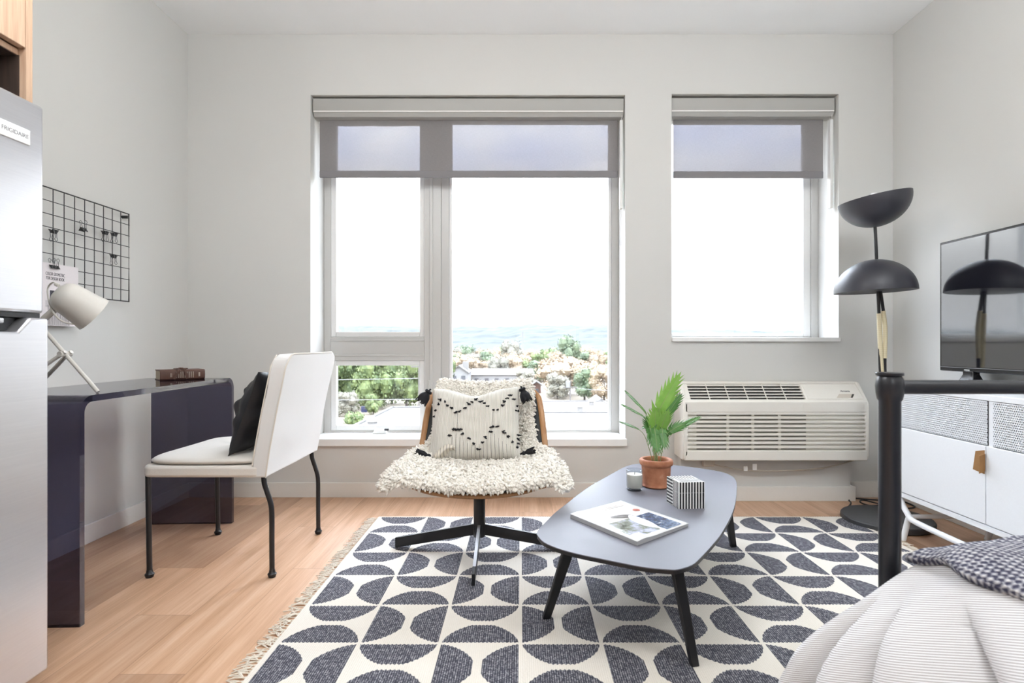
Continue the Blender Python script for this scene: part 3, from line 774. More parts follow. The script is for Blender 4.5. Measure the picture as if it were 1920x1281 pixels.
# ------------------------------------------------------------------ generic pillow
def pillow(mtx, W, Hh, T, dip=0., nu=36, nv=36, pinch=.035, wr=.004, lens=False):
    m = MB()
    def side(sg):
        def f(u, v):
            a = (2*u-1); c = (2*v-1)
            ea = a*(1-pinch*2*(1-c*c)*0) ; 
            x = a*W/2*(1-pinch*(1-abs(c)**2)*1.0+.0); z = c*Hh/2*(1-pinch*(1-abs(a)**2))
            if c > 0: z -= dip*c**2*math.exp(-(a/.45)**2)
            k = max(0, (1-a*a)*(1-c*c))**.62 if lens else max(0, (1-a**4)*(1-c**4))**.55
            y = sg*T/2*k+wr*mnoise.noise(Vector((a*3, c*3, sg*4)))*k*2
            return mtx @ Vector((x, z, y))
        return f
    m.grid(side(1), nu, nv); m.grid(side(-1), nu, nv); return m
# black pillow on the dining chair: thin lopsided cushion against the backrest
mt = frame((-1.083, 2.345, .632), (0, -1, .0), (.36, 0, 1))
m = pillow(mt, .40, .35, .17, nu=40, nv=40, wr=.02, lens=True, pinch=.05)
o = m.build('black_cushion', M_['leatherblack'], angle=50); tag(o, 'black throw cushion leaning on the backrest of the cream dining chair', 'cushion')

# ------------------------------------------------------------------ lounge chair
LC = Vector((-.183, 2.42, 0))
t = thing('lounge_chair', LC, 'oak shell lounge chair on a black four-star base in front of the big window', 'chair')
g = MB(); g.tube([LC+Vector((0, 0, .062)), LC+Vector((0, 0, .325))], .0255, 28); g.build('column', M_['black'], t)
arms = [(-.372, .012), (.372, -.004), (.006, -.378), (-.012, .37)]
for i, (dx, dy) in enumerate(arms):
    d0 = Vector((dx, dy, 0)).normalized(); s0 = Vector((-d0.y, d0.x, 0)); R_ = math.hypot(dx, dy)
    th_ = .0065
    g = MB(); g.prism([(.015, .118), (.015, .070), (R_, .0085), (R_, .052)], -th_, th_, lambda a, c, dd: LC+d0*a+s0*dd+Vector((0, 0, c)))
    o = g.build('leg', M_['black'], t, bevel=.001)
    if i == 2:
        g = MB(); g.prism([(.026, .119), (.026, .1172), (R_-.05, .0600), (R_-.05, .0618)], -th_*.95, th_*.95, lambda a, c, dd: LC+d0*a+s0*dd+Vector((0, 0, c))); oo = g.build('polished_edge', M_['steel_edge'], o, smooth=False); oo['label'] = 'bright steel top edge'
CXc = -.172
PR = [(2.078, .326, .290, .036), (2.13, .338, .302, .038), (2.24, .347, .308, .040), (2.36, .345, .305, .035), (2.47, .345, .300, .05), (2.55, .378, .296, .06), (2.605, .45, .290, .07), (2.645, .54, .280, .08), (2.68, .62, .268, .075), (2.71, .69, .250, .06)]
def prof_at(v):
    v = max(0, min(1, v))*(len(PR)-1); i = min(int(v), len(PR)-2); f = v-i
    P = [PR[max(i-1, 0)], PR[i], PR[i+1], PR[min(i+2, len(PR)-1)]]
    out = []
    for k in range(4):
        a, b_, c, d_ = (p[k] for p in P)
        out.append(.5*((2*b_)+(c-a)*f+(2*a-5*b_+4*c-d_)*f*f+(3*b_-a-3*c+d_)*f**3))
    return out
def shell_pt(u, v, off=0., wscale=1., hw=None, droop=0.):
    y, z, w_, cur = prof_at(v); y2, z2, _, _ = prof_at(min(v+.02, 1)); y1, z1, _, _ = prof_at(max(v-.02, 0))
    tang = Vector((0, y2-y1, z2-z1)).normalized(); nor = Vector((0, -tang.z, tang.y))
    if hw is None: hw = w_*wscale
    x = u*hw; uu = x/w_; r = min(abs(uu), 1.)
    p = Vector((CXc+x, y, z))+nor*(cur*r*r)
    slope_n = 2*cur*r/w_*(1 if x > 0 else -1)
    nn = (nor-Vector((1, 0, 0))*slope_n).normalized()
    over = max(0, abs(x)-w_)
    p += nn*off
    if over > 0: p.z -= over*.25+over*over*4*droop
    return p, nn
# rounded outline at the front and top
def outline_w(v):
    return 1-.10*(1-sstep(0, .12, v))-.07*sstep(.9, 1, v)
g = MB()
g.grid(lambda u, v: shell_pt((2*u-1)*outline_w(v), v)[0]+Vector((0, .05*abs(2*u-1)**3*(1-sstep(0, .12, v)), -.015*abs(2*u-1)**4*sstep(.88, 1, v))), 36, 50)
g.build('seat_shell', M_['shellwood'], t, solid=.013, angle=60)
g = MB()
g.grid(lambda u, v: shell_pt((2*u-1)*outline_w(v)*.93, .03+v*.95, .016)[0], 32, 46)
g.build('inner_padding', M_['darkpad'], t, solid=.012, angle=60)
g = MB(); g.box(LC.x-.08, LC.x+.08, 2.33, 2.50, .318, .332); g.build('mounting_plate', M_['black'], t, bevel=.003)

# sheepskin: hide and wool locks
HW = [(-.05, .30), (0, .335), (.06, .36), (.12, .366), (.25, .352), (.35, .325), (.45, .295), (.55, .262), (.68, .242), (.8, .240), (.92, .242), (1, .225), (1.1, .165)]
def hw_at(v):
    for (a, x), (c, y) in zip(HW, HW[1:]):
        if v <= c: return x+(y-x)*sstep(a, c, v)
    return HW[-1][1]
def skin_pt(u, v):          # v from -0.05 (hanging over the front) to 1.1 (over the top)
    hw = hw_at(v)*(1+.04*mnoise.noise(Vector((v*9, (1 if u > 0 else -1)*3., 0))))
    vc = max(0, min(1, v)); p, n = shell_pt(u, vc, .034, hw=hw, droop=1.)
    if v < 0:
        k = -v; p += Vector((0, -.25*k*(1.5-abs(u)), -.6*k)); n = Vector((0, -.9, .3)).normalized()
    if v > 1:
        k = v-1; p += Vector((0, .35*k+.1*k, .15*k-3.2*k*k)); n = Vector((0, .2, 1)).normalized()
    if abs(u) > .9 and v < .35: p += Vector((0, -.01*(abs(u)-.9)*10*(1-v*3), -.015*(abs(u)-.9)*10))
    return p, n
t = thing('sheepskin', (CXc, 2.4, .35), 'shaggy cream sheepskin draped over the seat and back of the lounge chair', 'sheepskin')
g = MB(); g.grid(lambda u, v: skin_pt(2*u-1, .005+1.095*v)[0], 40, 70); g.build('hide', M_['wool'], t, solid=.01, angle=80)
g = MB(); rnd = random.Random(3)
NTF = 15000
for i in range(NTF):
    if i < NTF*.80: u = rnd.uniform(-1, 1); v = rnd.uniform(.015, 1.1)
    elif i < NTF*.92: u = rnd.choice((-1, 1))*rnd.uniform(.93, 1.0); v = rnd.uniform(.015, 1.1)
    else: u = rnd.uniform(-1, 1); v = rnd.uniform(-.004, .014)
    p, n = skin_pt(u, v)
    outw = Vector((math.copysign(1, u)*max(0, abs(u)-.75)*2.2, 0, 0))
    ln = rnd.uniform(.018, .034)*(1 if v < .45 else .8)
    # keep the hollow where the pillow sits shorter
    d_ = (n*1.0+outw+Vector((rnd.gauss(0, .35), rnd.gauss(0, .35)-.1, rnd.gauss(0, .3)))).normalized()
    if i >= NTF*.92: ln *= 1.0; d_ = (d_+Vector((0, -.7, -.3))).normalized()
    grav = Vector((0, 0, -1))*(.55 if v < .5 or v > 1 else .35)
    p1 = p+d_*ln*.45; d2 = (d_+grav*.7+Vector((rnd.gauss(0, .4), rnd.gauss(0, .4), rnd.gauss(0, .25)))).normalized(); p2 = p1+d2*ln*.4
    d3 = (d2+grav+Vector((rnd.gauss(0, .6), rnd.gauss(0, .6), rnd.gauss(0, .3)))).normalized(); p3 = p2+d3*ln*.3
    r0 = rnd.uniform(.0042, .0068)
    g.tube([p, p1, p2, p3], [r0*.8, r0, r0*.95, r0*.45], 5)
w_ = g.build('wool', M_['wool'], t, angle=80); w_['kind'] = 'stuff'

# pillow
mt = frame((-.205, 2.475, .548), (1, 0, .02), (-.10, .40, .86))
PW, PH, PT = .405, .345, .125
t = thing('throw_pillow', (-.2, 2.45, .40), 'cream handwoven pillow with black zigzag tufts on the sheepskin', 'pillow')
m = pillow(mt, PW, PH, PT, dip=.040, nu=44, nv=40, wr=.006, pinch=.04); m.build('pillow_cover', M_['pillow'], t, angle=70)
def on_pillow(a, c, lift=.002):
    x = a*PW/2*(1-.04*(1-abs(c)**2)); z = c*PH/2*(1-.04*(1-abs(a)**2))
    if c > 0: z -= .040*c**2*math.exp(-(a/.45)**2)
    k = max(0, (1-a**4)*(1-c**4))**.55
    y = PT/2*k+.006*mnoise.noise(Vector((a*3, c*3, 4)))*k*2
    return mt @ Vector((x, z, y+lift))
dots = [(610,297),(587,337),(562,383),(553,432),(645,322),(667,352),(704,378),(740,415),(770,412),(810,373),(845,330),(870,303),(893,268),(930,297),(968,327),(1003,362),(1042,400),(1077,398),(1108,366),(1130,328),(1153,297),(1172,262),(1206,300),(1227,355),(1243,395),(705,617),(737,568),(760,572),(785,568),(817,607),(857,642),(900,688),(932,735),(967,683),(995,642),(1026,597),(1047,555),(1085,550),(1125,592),(1163,630),(1200,667),(1235,706),(1250,670),(1262,635),(1274,603)]
def dl(u, v):
    s_ = 355 - 0*v; return max(-.97, min(.97, (u-(893+.04*(v-480)))/s_)), max(-.95, min(.95, (485-v)/318))
g = MB(); rnd = random.Random(5)
for (u, v) in dots:
    a, c = dl(u, v); g = MB()
    for k in range(5):
        q = on_pillow(a+rnd.gauss(0, .012), c+rnd.gauss(0, .008)); e = q+mt.to_3x3() @ Vector((rnd.gauss(0, .006), rnd.gauss(0, .003), rnd.uniform(.002, .006)))
        g.tube([q, e], [.0034, .0022], 5)
    g.build('yarn_tuft', M_['tassel'], t)
for a in (-.38, .42):
    g = MB()
    for k in range(26):
        c = .2-k*.018; g.tube([on_pillow(a, c, .0008), on_pillow(a, c-.008, .0008)], .0008, 4)
    g.build('dotted_thread', M_['tassel'], t)
g = MB()
for j, a in enumerate([-.48+.085*i for i in range(16)]):
    zz = -.42-.45*abs(((a+.38+.8) % .8)-.4)/.4*.0-.25*abs(math.sin((a+.38)*PI/.8))
    c = -.36-.32*abs(math.sin((a+.40)*PI/.82))
    while c > -.97:
        g.tube([on_pillow(a, c, .0008), on_pillow(a, c-.014, .0008)], .0009, 4); c -= .028
g.build('stitched_lines', M_['tassel'], t)
def tassel(p, d_, ln, r):
    g = MB(); d_ = Vector(d_).normalized(); p = Vector(p)
    g.tube([p-d_*.004, p+d_*.008], .004, 8)
    g.tube(smooth_path([p+d_*.006, p+d_*.014, p+d_*.020, p+d_*.026, p+d_*ln*.7, p+d_*ln], 4), [.004]*4+[.006]*1+[r*.62]*3+[r*.55]*4+[r*.8]*4+[r]*4+[r*1.05], 12) if False else None
    a = smooth_path([p+d_*.006, p+d_*.016, p+d_*.022, p+d_*ln*.6, p+d_*ln], 5); n = len(a)
    rs = []
    for i in range(n):
        f = i/(n-1); rs.append(r*(.55+.15*math.sin(f*9)) if f < .45 else r*(.5+.5*sstep(.45, .8, f)))
    g.tube(a, rs, 14)
    sd = d_.orthogonal().normalized(); s2 = d_.cross(sd); rn = random.Random(1)
    for k in range(40):
        an = rn.uniform(0, 2*PI); rr_ = r*math.sqrt(rn.random())
        o_ = (sd*math.cos(an)+s2*math.sin(an))*rr_
        g.tube([p+d_*ln*.7+o_, p+d_*(ln+rn.uniform(.002, .012))+o_*1.15], .0013, 4)
    return g.build('tassel', M_['tassel'], t, angle=70)
tl = mt @ Vector((-PW/2, PH/2-.004, 0)); tr = mt @ Vector((PW/2, PH/2, 0)); bl = mt @ Vector((-PW/2+.03, -PH/2+.01, .02)); br = mt @ Vector((PW/2, -PH/2+.02, .02))
tassel(tl+Vector((-.006, -.02, 0)), (-.55, -.2, -.75), .066, .026); tassel(tr+Vector((.006, -.02, 0)), (.35, -.2, -.8), .066, .024)
tassel(bl+Vector((-.01, -.02, .015)), (-1, -.25, .42), .062, .013); tassel(br+Vector((.0, -.02, .01)), (1, -.25, .35), .055, .013)
g = MB()
q0 = at(822, 868, 2.33); 
g.grid(lambda u, v: at(815+38*u+10*v, 866-30*math.sin(u*PI*.55+.25)*(1-v*.75)-2*v, 2.345+.06*v+.03*u), 10, 10)
g.build('folded_corner', stripes('striped_pillow_edge', 0, .013, .13, 0, (.02, .02, .02), (.70, .64, .55)), t, solid=.02, angle=70)

# ------------------------------------------------------------------ rug
T_ = .2417; OX = -.727; OY = 2.860
rx0, rx1 = OX-.012, OX+10*T_+.012; ry1 = OY+.004; ry0 = OY-8*T_-.004
t = thing('rug', (0, 0, 0), 'cream and charcoal half-circle patterned flatweave rug with fringed ends', 'rug')
def rz(x, y): return .0065+.0006*mnoise.noise(Vector((x*2.3, y*2.3, 0)))
g = MB(); g.grid(lambda u, v: Vector((rx0+(rx1-rx0)*u, ry0+(ry1-ry0)*v, .0065)), 10, 8)
g.build('woven_field', rug_mat(T_, OX, OY, OX+.003, OX+10*T_-.003), t, solid=.005, smooth=False)
for sx, xe in ((-1, rx0), (1, rx1)):
    g = MB(); rnd = random.Random(11); y = ry0+.01
    while y < ry1:
        nn = rnd.choice((3, 4)); ya = y+rnd.gauss(0, .003); dirn = rnd.gauss(0, .25)
        kn = Vector((xe+sx*.010, ya, .006))
        for k in range(nn):
            g.tube([(xe-sx*.002, ya+(k-nn/2)*.004, .006), kn], .0013, 4)
            ln = rnd.uniform(.030, .055); a1 = dirn+rnd.gauss(0, .45); b1 = a1+rnd.gauss(0, .5)
            p1 = kn+Vector((sx*math.cos(a1), math.sin(a1), 0))*ln*.5; p2 = p1+Vector((sx*math.cos(b1), math.sin(b1), 0))*ln*.5
            p1.z = .004+rnd.random()*.004; p2.z = .003
            g.tube([kn, p1, p2], .0016, 5)
        y += rnd.uniform(.011, .016)
    o = g.build('fringe', M_['fringe'], t); o['kind'] = 'stuff'

# ------------------------------------------------------------------ coffee table
ZT = .30
op = [(20,455),(60,500),(150,540),(270,573),(400,600),(500,620),(600,640),(690,655),(760,662),(820,666),(870,665),(950,640),(1000,600),(1100,490),(1145,425),(1180,360),(1205,300),(1218,240),(1222,190),(1222,150),(1213,125),(1195,106),(1150,86),(1090,72),(1000,58),(920,48),(850,40),(740,34),(640,31),(590,37),(545,52),(500,75),(430,115),(350,160),(270,215),(200,270),(130,325),(80,375),(45,410),(25,435)]
poly = [on(1000+u/3.2025, 860+v/3.2025, ZT) for u, v in op]
sm = smooth_path(poly+[poly[0]], 3)[:-1]
pl = [(p.x, p.y) for p in sm]
t = thing('coffee_table', (.5, 2.0, 0), 'low grey coffee table with rounded asymmetrical top and black splayed legs', 'table')
g = MB(); g.prism(pl, ZT-.003, ZT, lambda a, c, dd: Vector((a, c, dd))); g.build('tabletop', M_['tabletop'], t, bevel=.0008)
cxm = sum(p[0] for p in pl)/len(pl); cym = sum(p[1] for p in pl)/len(pl)
g = MB(); g.prism([(a+(cxm-a)*.004, c+(cym-c)*.004) for a, c in pl], ZT-.014, ZT-.003, lambda a, c, dd: Vector((a, c, dd))); g.build('table_edge', M_['black'], t)
def flat_leg(top, foot_, w0=.040, w1=.026):
    top, foot_ = Vector(top), Vector(foot_); g = MB()
    side = Vector((1, .25, 0)).normalized(); nn = Vector((-.25, 1, 0)).normalized()
    vs = []
    for (p, w__) in ((foot_, w1), (top, w0)):
        for i, j in ((-1, -1), (1, -1), (1, 1), (-1, 1)): vs.append(p+side*i*w__/2+nn*j*.009)
    g.add(vs, [(0, 3, 2, 1), (4, 5, 6, 7), (0, 1, 5, 4), (1, 2, 6, 5), (2, 3, 7, 6), (3, 0, 4, 7)]); return g.build('leg', M_['black'], t, bevel=.003)
zr = .0092
flat_leg((.163, 1.755, ZT-.014), (.082, 1.80, zr)); flat_leg((.440, 1.572, ZT-.014), (.483, 1.535, zr), .036, .024)
flat_leg((.865, 2.34, ZT-.014), (.938, 2.435, zr)); flat_leg((.62, 2.50, ZT-.014), (.56, 2.55, zr))

# plant
pc = Vector((.575, 2.345, ZT))
t = thing('potted_plant', pc, 'green lobed-leaf plant in a terracotta pot on the coffee table', 'plant')
g = MB(); g.lathe([(.05, .0), (.056, .001), (.060, .006), (.058, .012), (.0565, .015), (.058, .03), (.061, .085), (.062, .090), (.068, .094), (.0705, .102), (.070, .112), (.066, .117), (.058, .118), (.053, .114), (.051, .10), (.049, .09)], Matrix.Translation(pc), 56); g.build('pot', M_['terracotta'], t, angle=50)
g = MB(); g.lathe([(.0505, .094), (.03, .098), (0, .099)], Matrix.Translation(pc), 24); g.build('soil', M_['soil'], t)
def frond(px, py, dy, midx, midy, dm, W_, mt_, face=0., start=.45, nl=8):
    base = pc+Vector((random.uniform(-.012, .012), random.uniform(-.012, .012), .095))
    mid = at(midx, midy, pc.y+dm); tip = at(px, py, pc.y+dy)
    path = smooth_path([base, base.lerp(mid, .5)+Vector((0, 0, .012)), mid, mid.lerp(tip, .5)+Vector((0, 0, .006)), tip], 8); n = len(path)
    o = MB(); o.tube(path, [.0018-.0012*i/(n-1) for i in range(n)], 6)
    st = o.build('stem', M_['stem'], t)
    lf = MB(); i0 = int(n*start)
    for i in range(i0, n):
        pass
    # blade: midrib strip plus pointed lobes on each side
    for sd in (-1, 1):
        for k in range(nl):
            f0 = k/nl; f1 = (k+1.25)/nl; fa = i0+f0*(n-1-i0); fb = min(n-1, i0+f1*(n-1-i0))
            def P(f): i = int(min(f, n-2)); return path[i].lerp(path[i+1], f-i)
            a, b_ = P(fa), P(fb); d_ = (path[min(int(fa)+1, n-1)]-path[max(int(fa)-1, 0)]).normalized()
            view = Vector((-a.x, -a.y, HC-a.z)).normalized()
            nrm = (view*(1-face)+Vector((0, 0, 1))*face+Vector((.25, 0, .1))).normalized()
            side = d_.cross(nrm).normalized()*sd; nn = side.cross(d_)*sd
            shape = math.sin(PI*(.18+.80*(f0)))**.8
            w2 = W_*shape; ll = (b_-a).length
            tipp = a.lerp(b_, .75)+side*w2+d_*(ll*.85+w2*.35)+nn*w2*-.12
            m1 = a.lerp(b_, .15)+side*w2*.62+d_*ll*.25; m2 = a.lerp(b_, .9)+side*w2*.50+d_*ll*.25
            lf.add([a, m1+nn*.001, tipp, m2+nn*.002, b_], [(0, 1, 2, 3, 4)] if sd > 0 else [(4, 3, 2, 1, 0)])
    tp = path[-1]; d_ = (path[-1]-path[-3]).normalized(); side = d_.cross(Vector((0, -1, .3))).normalized()
    lf.add([tp-d_*W_*.4-side*W_*.25, tp-d_*W_*.4+side*W_*.25, tp+d_*W_*.6], [(0, 1, 2)])
    lf.build('leaf', mt_, t, smooth=False)
fr_ = [(1272, 706, -.02, 1232, 780, -.03, .052, 'leafl', 0., .34, 9), (1174, 735, .03, 1213, 780, .01, .022, 'leaf', .7, .5, 8), (1168, 760, -.02, 1214, 790, -.02, .020, 'leaf', .7, .5, 8),
       (1164, 792, -.05, 1205, 812, -.03, .020, 'leaf', .7, .55, 8), (1310, 783, .0, 1262, 812, 0., .024, 'leaf', .6, .5, 8), (1276, 742, .05, 1245, 790, .03, .032, 'leaf', .4, .4, 8),
       (1233, 846, -.13, 1226, 800, -.05, .035, 'leaf', .0, .5, 6), (1252, 772, -.06, 1238, 810, -.03, .042, 'leafl', .1, .35, 7), (1213, 785, .0, 1222, 815, -.02, .035, 'leaf', .1, .35, 7),
       (1228, 770, -.05, 1229, 810, -.03, .045, 'leafl', .0, .35, 7), (1284, 795, -.05, 1250, 815, -.03, .035, 'leaf', .4, .4, 7), (1224, 835, -.10, 1218, 800, -.04, .03, 'leaf', .2, .5, 6),
       (1246, 838, -.10, 1240, 802, -.05, .032, 'leaf', .0, .5, 6), (1208, 800, .05, 1220, 805, .02, .03, 'leaf', .3, .4, 6)]
for (px, py, dy, mx, my, dm, W_, mm, fc, st_, nl) in fr_: frond(px, py, dy, mx, my, dm, W_*.8, M_[mm], fc, st_, nl)

# candle
cc = Vector((.471, 2.287, ZT))
t = thing('candle', cc, 'white candle in a clear glass tumbler beside the terracotta pot', 'candle')
g = MB(); g.lathe([(0, 0), (.030, 0), (.0335, .004), (.0345, .085), (.0325, .086), (.0318, .012), (.028, .010), (0, .010)], Matrix.Translation(cc), 40); g.build('glass_jar', M_['jar'], t, angle=50)
g = MB(); g.lathe([(0, .011), (.0285, .0115), (.0312, .014), (.0315, .066), (.028, .0655), (0, .064)], Matrix.Translation(cc), 40); g.build('wax', M_['wax'], t, angle=50)
g = MB(); g.tube([cc+Vector((0, 0, .063)), cc+Vector((.001, 0, .074))], .001, 6); g.build('wick', M_['ink'], t)

# striped box
bo = Vector((.5786, 2.019, ZT)); e1 = Vector((.0977, .010, 0)); e2 = Vector((-.0190, .0960, 0)); HB = .098
t = thing('striped_box', bo+(e1+e2)*.5, 'cube box with black and white inlay stripes on the coffee table', 'box')
def bx(z0, z1, nm, ins=0.):
    """box made of striped inlay slips laid as real strips"""
    g = MB()
    def q(a, c, z): return bo+e1*a+e2*c+Vector((0, 0, z-ZT))
    core = [q(0, 0, z0), q(1, 0, z0), q(1, 1, z0), q(0, 1, z0), q(0, 0, z1), q(1, 0, z1), q(1, 1, z1), q(0, 1, z1)]
    g.cur = 1; g.add(core, [(0, 3, 2, 1), (4, 5, 6, 7), (0, 1, 5, 4), (1, 2, 6, 5), (2, 3, 7, 6), (3, 0, 4, 7)])
    g.cur = 0; e = .0004
    def quad(P): g.add(P, [(0, 1, 2, 3)])
    n = 9
    for k in range(n):       # front and rear faces: vertical stripes
        a0, a1 = (k+.25)/n, (k+.78)/n
        for c, s_ in ((-e/.1, 1), (1+e/.1, -1)):
            quad([q(a0, c, z0), q(a1, c, z0), q(a1, c, z1), q(a0, c, z1)])
    for a in (-e/.1, 1+e/.1):
        for k in range(4): # thin vertical stripes near the front corner
            c0, c1 = .06+k*.11, .06+k*.11+.05; quad([q(a, c0, z0), q(a, c1, z0), q(a, c1, z1), q(a, c0, z1)])
        z = math.floor(z0/.0125)*.0125
        while z < z1:
            za, zb2 = max(z0, z+.002), min(z1, z+.0085)
            if zb2 > za: quad([q(a, .5, za), q(a, 1, za), q(a, 1, zb2), q(a, .5, zb2)])
            z += .0125
    return g, q
g, q = bx(ZT, ZT+.058, 'box_base'); g.build('box_body', [mat('black_inlay', (.012, .012, .014), .3), mat('bone_inlay', (.80, .79, .77), .3)], t, smooth=False)
g, q = bx(ZT+.0588, ZT+HB, 'lid')
zt_ = ZT+HB+.0004
for k in range(4):
    c0 = .06+k*.11; g.add([q(0.1, c0, zt_), q(1, c0, zt_), q(1, c0+.045, zt_), q(.1, c0+.045, zt_)], [(0, 1, 2, 3)])
for k in range(8):
    a0 = (k+.25)/8.5; g.add([q(a0, .52, zt_), q(a0+.055, .52, zt_), q(a0+.055, 1, zt_), q(a0, 1, zt_)], [(0, 1, 2, 3)])
g.build('lid', [bpy.data.materials['black_inlay'], bpy.data.materials['bone_inlay']], t, smooth=False)

# magazine
zm = ZT+.012
mc = [on(1069, 965, zm), on(1195, 1017, zm), on(1286, 982.5, zm), on(1163, 938, zm)]   # spine start, spine end, fore corner, top corner
o_ = mc[0]; es = mc[1]-mc[0]; eo = mc[3]-mc[0]
t = thing('magazine', (o_+es*.5+eo*.5)-Vector((0, 0, .012)), 'glossy lifestyle magazine lying open-side right on the coffee table', 'magazine')
t['label'] = 'glossy softcover magazine with a mostly white cover lying on the coffee table'
def MG(s_, o2, z): 
    return Vector((o_.x, o_.y, ZT))+es*s_+eo*o2+Vector((0, 0, z))
def bow(o2): return .0118+.0035*math.exp(-((o2-.12)/.12)**2)-.0022*sstep(.3, 1, o2)
n = 20
poly2 = [(k/n, .0006) for k in range(n+1)]+[(k/n, bow(k/n)) for k in range(n, -1, -1)]
g = MB(); g.prism(poly2, .004, .996, lambda a, c, dd: MG(dd, a, c)); g.build('pages', mat('grey_page_block', (.42, .42, .43), .6), t)
def cover_pt(s_, o2, lift): return MG(s_, o2, bow(o2)+lift)
g = MB(); g.grid(lambda u, v: cover_pt(u, v*1.01, .0006), 10, 24)
def cover_mat():
    n_ = NT('magazine_cover'); return None
g.build('front_cover', mat('white_gloss_cover', (.80, .81, .81), .18), t, solid=.0006, angle=60)
def patch(s0, s1, o0, o1, nm, m__, lift=.0012, quad=None):
    g = MB(); f = quad or (lambda u, v: (s0+(s1-s0)*u, o0+(o1-o0)*v))
    g.grid(lambda u, v: cover_pt(*f(u, v), lift), 10, 10); return g.build(nm, m__, t, smooth=False)
def photo_mat(name, stops, sc, seedv=0):
    n_ = NT(name); f = n_.noise(n_.obj(), sc, 5, .65); n_.base(n_.ramp(f, stops)); n_.b.inputs['Roughness'].default_value = .25; return n_.mat
patch(.50, .93, .06, .55, 'cover_photograph', photo_mat('misty_hill_photo', [(.35, (.05, .06, .035)), (.5, (.22, .24, .20)), (.62, (.48, .5, .66))], 22), .0013)
patch(.50, .97, .60, .93, 'cover_photograph', photo_mat('starry_photo', [(.40, (.03, .05, .11)), (.58, (.10, .14, .22)), (.66, (.6, .63, .66))], 60), .0013)
def blob(cs, co, rs, ro, nm, col, lift, rot=0., n=24, pw=1.):
    g = MB(); pts = []
    for k in range(n):
        a = 2*PI*k/n; x = rs*math.cos(a)*(1+.12*math.sin(3*a)); y = ro*math.sin(a); xr = x*math.cos(rot)-y*math.sin(rot); yr = x*math.sin(rot)+y*math.cos(rot)
        pts.append(cover_pt(max(.01, min(.99, cs+xr)), max(.01, min(.99, co+yr)), lift))
    g.add(pts, [tuple(range(n))]); return g.build(nm, col, t, smooth=False)
blob(.42, .50, .055, .17, 'cover_art', mat('dark_brown_print', (.07, .055, .05), .3), .0016, -.35)
blob(.66, .56, .22, .095, 'cover_art', mat('pale_sleeve_print', (.72, .76, .84), .3), .0020, -.12)
blob(.36, .86, .045, .055, 'cover_art', mat('red_print', (.42, .12, .09), .3), .0017)
blob(.27, .45, .03, .07, 'cover_art', mat('soft_grey_print', (.45, .50, .50), .3), .0015)
ur = es.normalized(); nrm = Vector((0, 0, 1)); 
mm_ = frame(cover_pt(.125, .60, .0022), eo, -es)
text('title', 'LIVING', .052, mat('title_grey', (.42, .36, .32), .4), t, mm_, .0002, sx=.9)
patch(.86, .97, .05, .22, 'barcode_label', mat('ivory_label', (.68, .67, .60), .5), .0018)

# ------------------------------------------------------------------ floor lamp
lc = Vector((1.855, 2.795, 0))
t = thing('floor_lamp', lc, 'black floor lamp with two dome shades and rattan-wrapped twin rods', 'lamp')
g = MB(); g.lathe([(.0, .001), (.196, .001), (.203, .006), (.2045, .026), (.200, .032), (.0, .0335)], Matrix.Translation(lc), 72); bs = g.build('base', mat('slate_disc', (.06, .062, .068), .5, grain=.2, gscale=12), t, angle=40)
YQ = 2.79
def r_(pts, r, nm, mm, seg=12): 
    g = MB(); g.tube([at(x, y, YQ) for x, y in pts], r, seg); return g.build(nm, mm, t, angle=60)
bot = (CX+lc.x*F/YQ)
foot1 = at(1661, 700, YQ)
def rodpath(pts): return smooth_path([Vector((lc.x-.006, YQ, .03))]+[at(x, y, YQ) for x, y in pts], 6)
g = MB(); g.tube(smooth_path([Vector((lc.x-.012, YQ, .03)), at(1656, 760, YQ), at(1651, 700, YQ), at(1648, 590, YQ), at(1645, 520, YQ), at(1640, 410, YQ)]), .0078, 12); g.build('main_rod', M_['black'], t)
g = MB(); g.tube(smooth_path([Vector((lc.x+.004, YQ+.01, .03)), at(1662, 760, YQ), at(1659, 690, YQ), at(1659.5, 620, YQ), at(1655, 575, YQ), at(1649, 535, YQ)]), .0078, 12); g.build('shade_rod', M_['black'], t)
rat = NT('wrapped_rattan'); zz = rat.xyz(rat.obj())[2]; ff = rat.m('PINGPONG', zz, .0018); rat.base(rat.mix(rat.m('DIVIDE', ff, .0018), (.52, .43, .25), (.78, .70, .50))); rat.bump(ff, .6, .5); rat.b.inputs['Roughness'].default_value = .6
g = MB(); g.tube(smooth_path([at(1654, 710, YQ), at(1651, 660, YQ), at(1648, 588, YQ)]), .0108, 14); g.build('rattan_wrap', rat.mat, t)
g = MB(); g.tube(smooth_path([at(1658.5, 672, YQ+.0), at(1659.5, 620, YQ), at(1656, 583, YQ)]), .0108, 14); g.build('rattan_wrap', rat.mat, t)
def dome(cen, up, R0, depth, nm, th=.0035):
    up = Vector(up).normalized(); ux = up.orthogonal().normalized(); uy = up.cross(ux)
    mt = Matrix(((ux.x, uy.x, up.x, cen.x), (ux.y, uy.y, up.y, cen.y), (ux.z, uy.z, up.z, cen.z), (0, 0, 0, 1)))
    pr = []
    for k in range(15):
        a = k/14*PI/2; pr.append((R0*math.cos(a), depth*math.sin(a)))
    pi_ = [((R0-th)*math.cos(k/14*PI/2), (depth-th)*math.sin(k/14*PI/2)) for k in range(14, -1, -1)]
    pr[-1] = (1e-6, depth); pi_[0] = (1e-6, depth-th)
    g = MB(); g.lathe(pr+pi_+[pr[0]], mt, 72); return g.build(nm, M_['lampgrey'], t, angle=60)
s1 = dome(at(1640.5, 547, YQ), (-.035, -.0, 1), .183, .162, 'lamp_shade')
s2 = dome(at(1639, 372, YQ), (.17, .0, -1), .163, .145, 'lamp_shade')
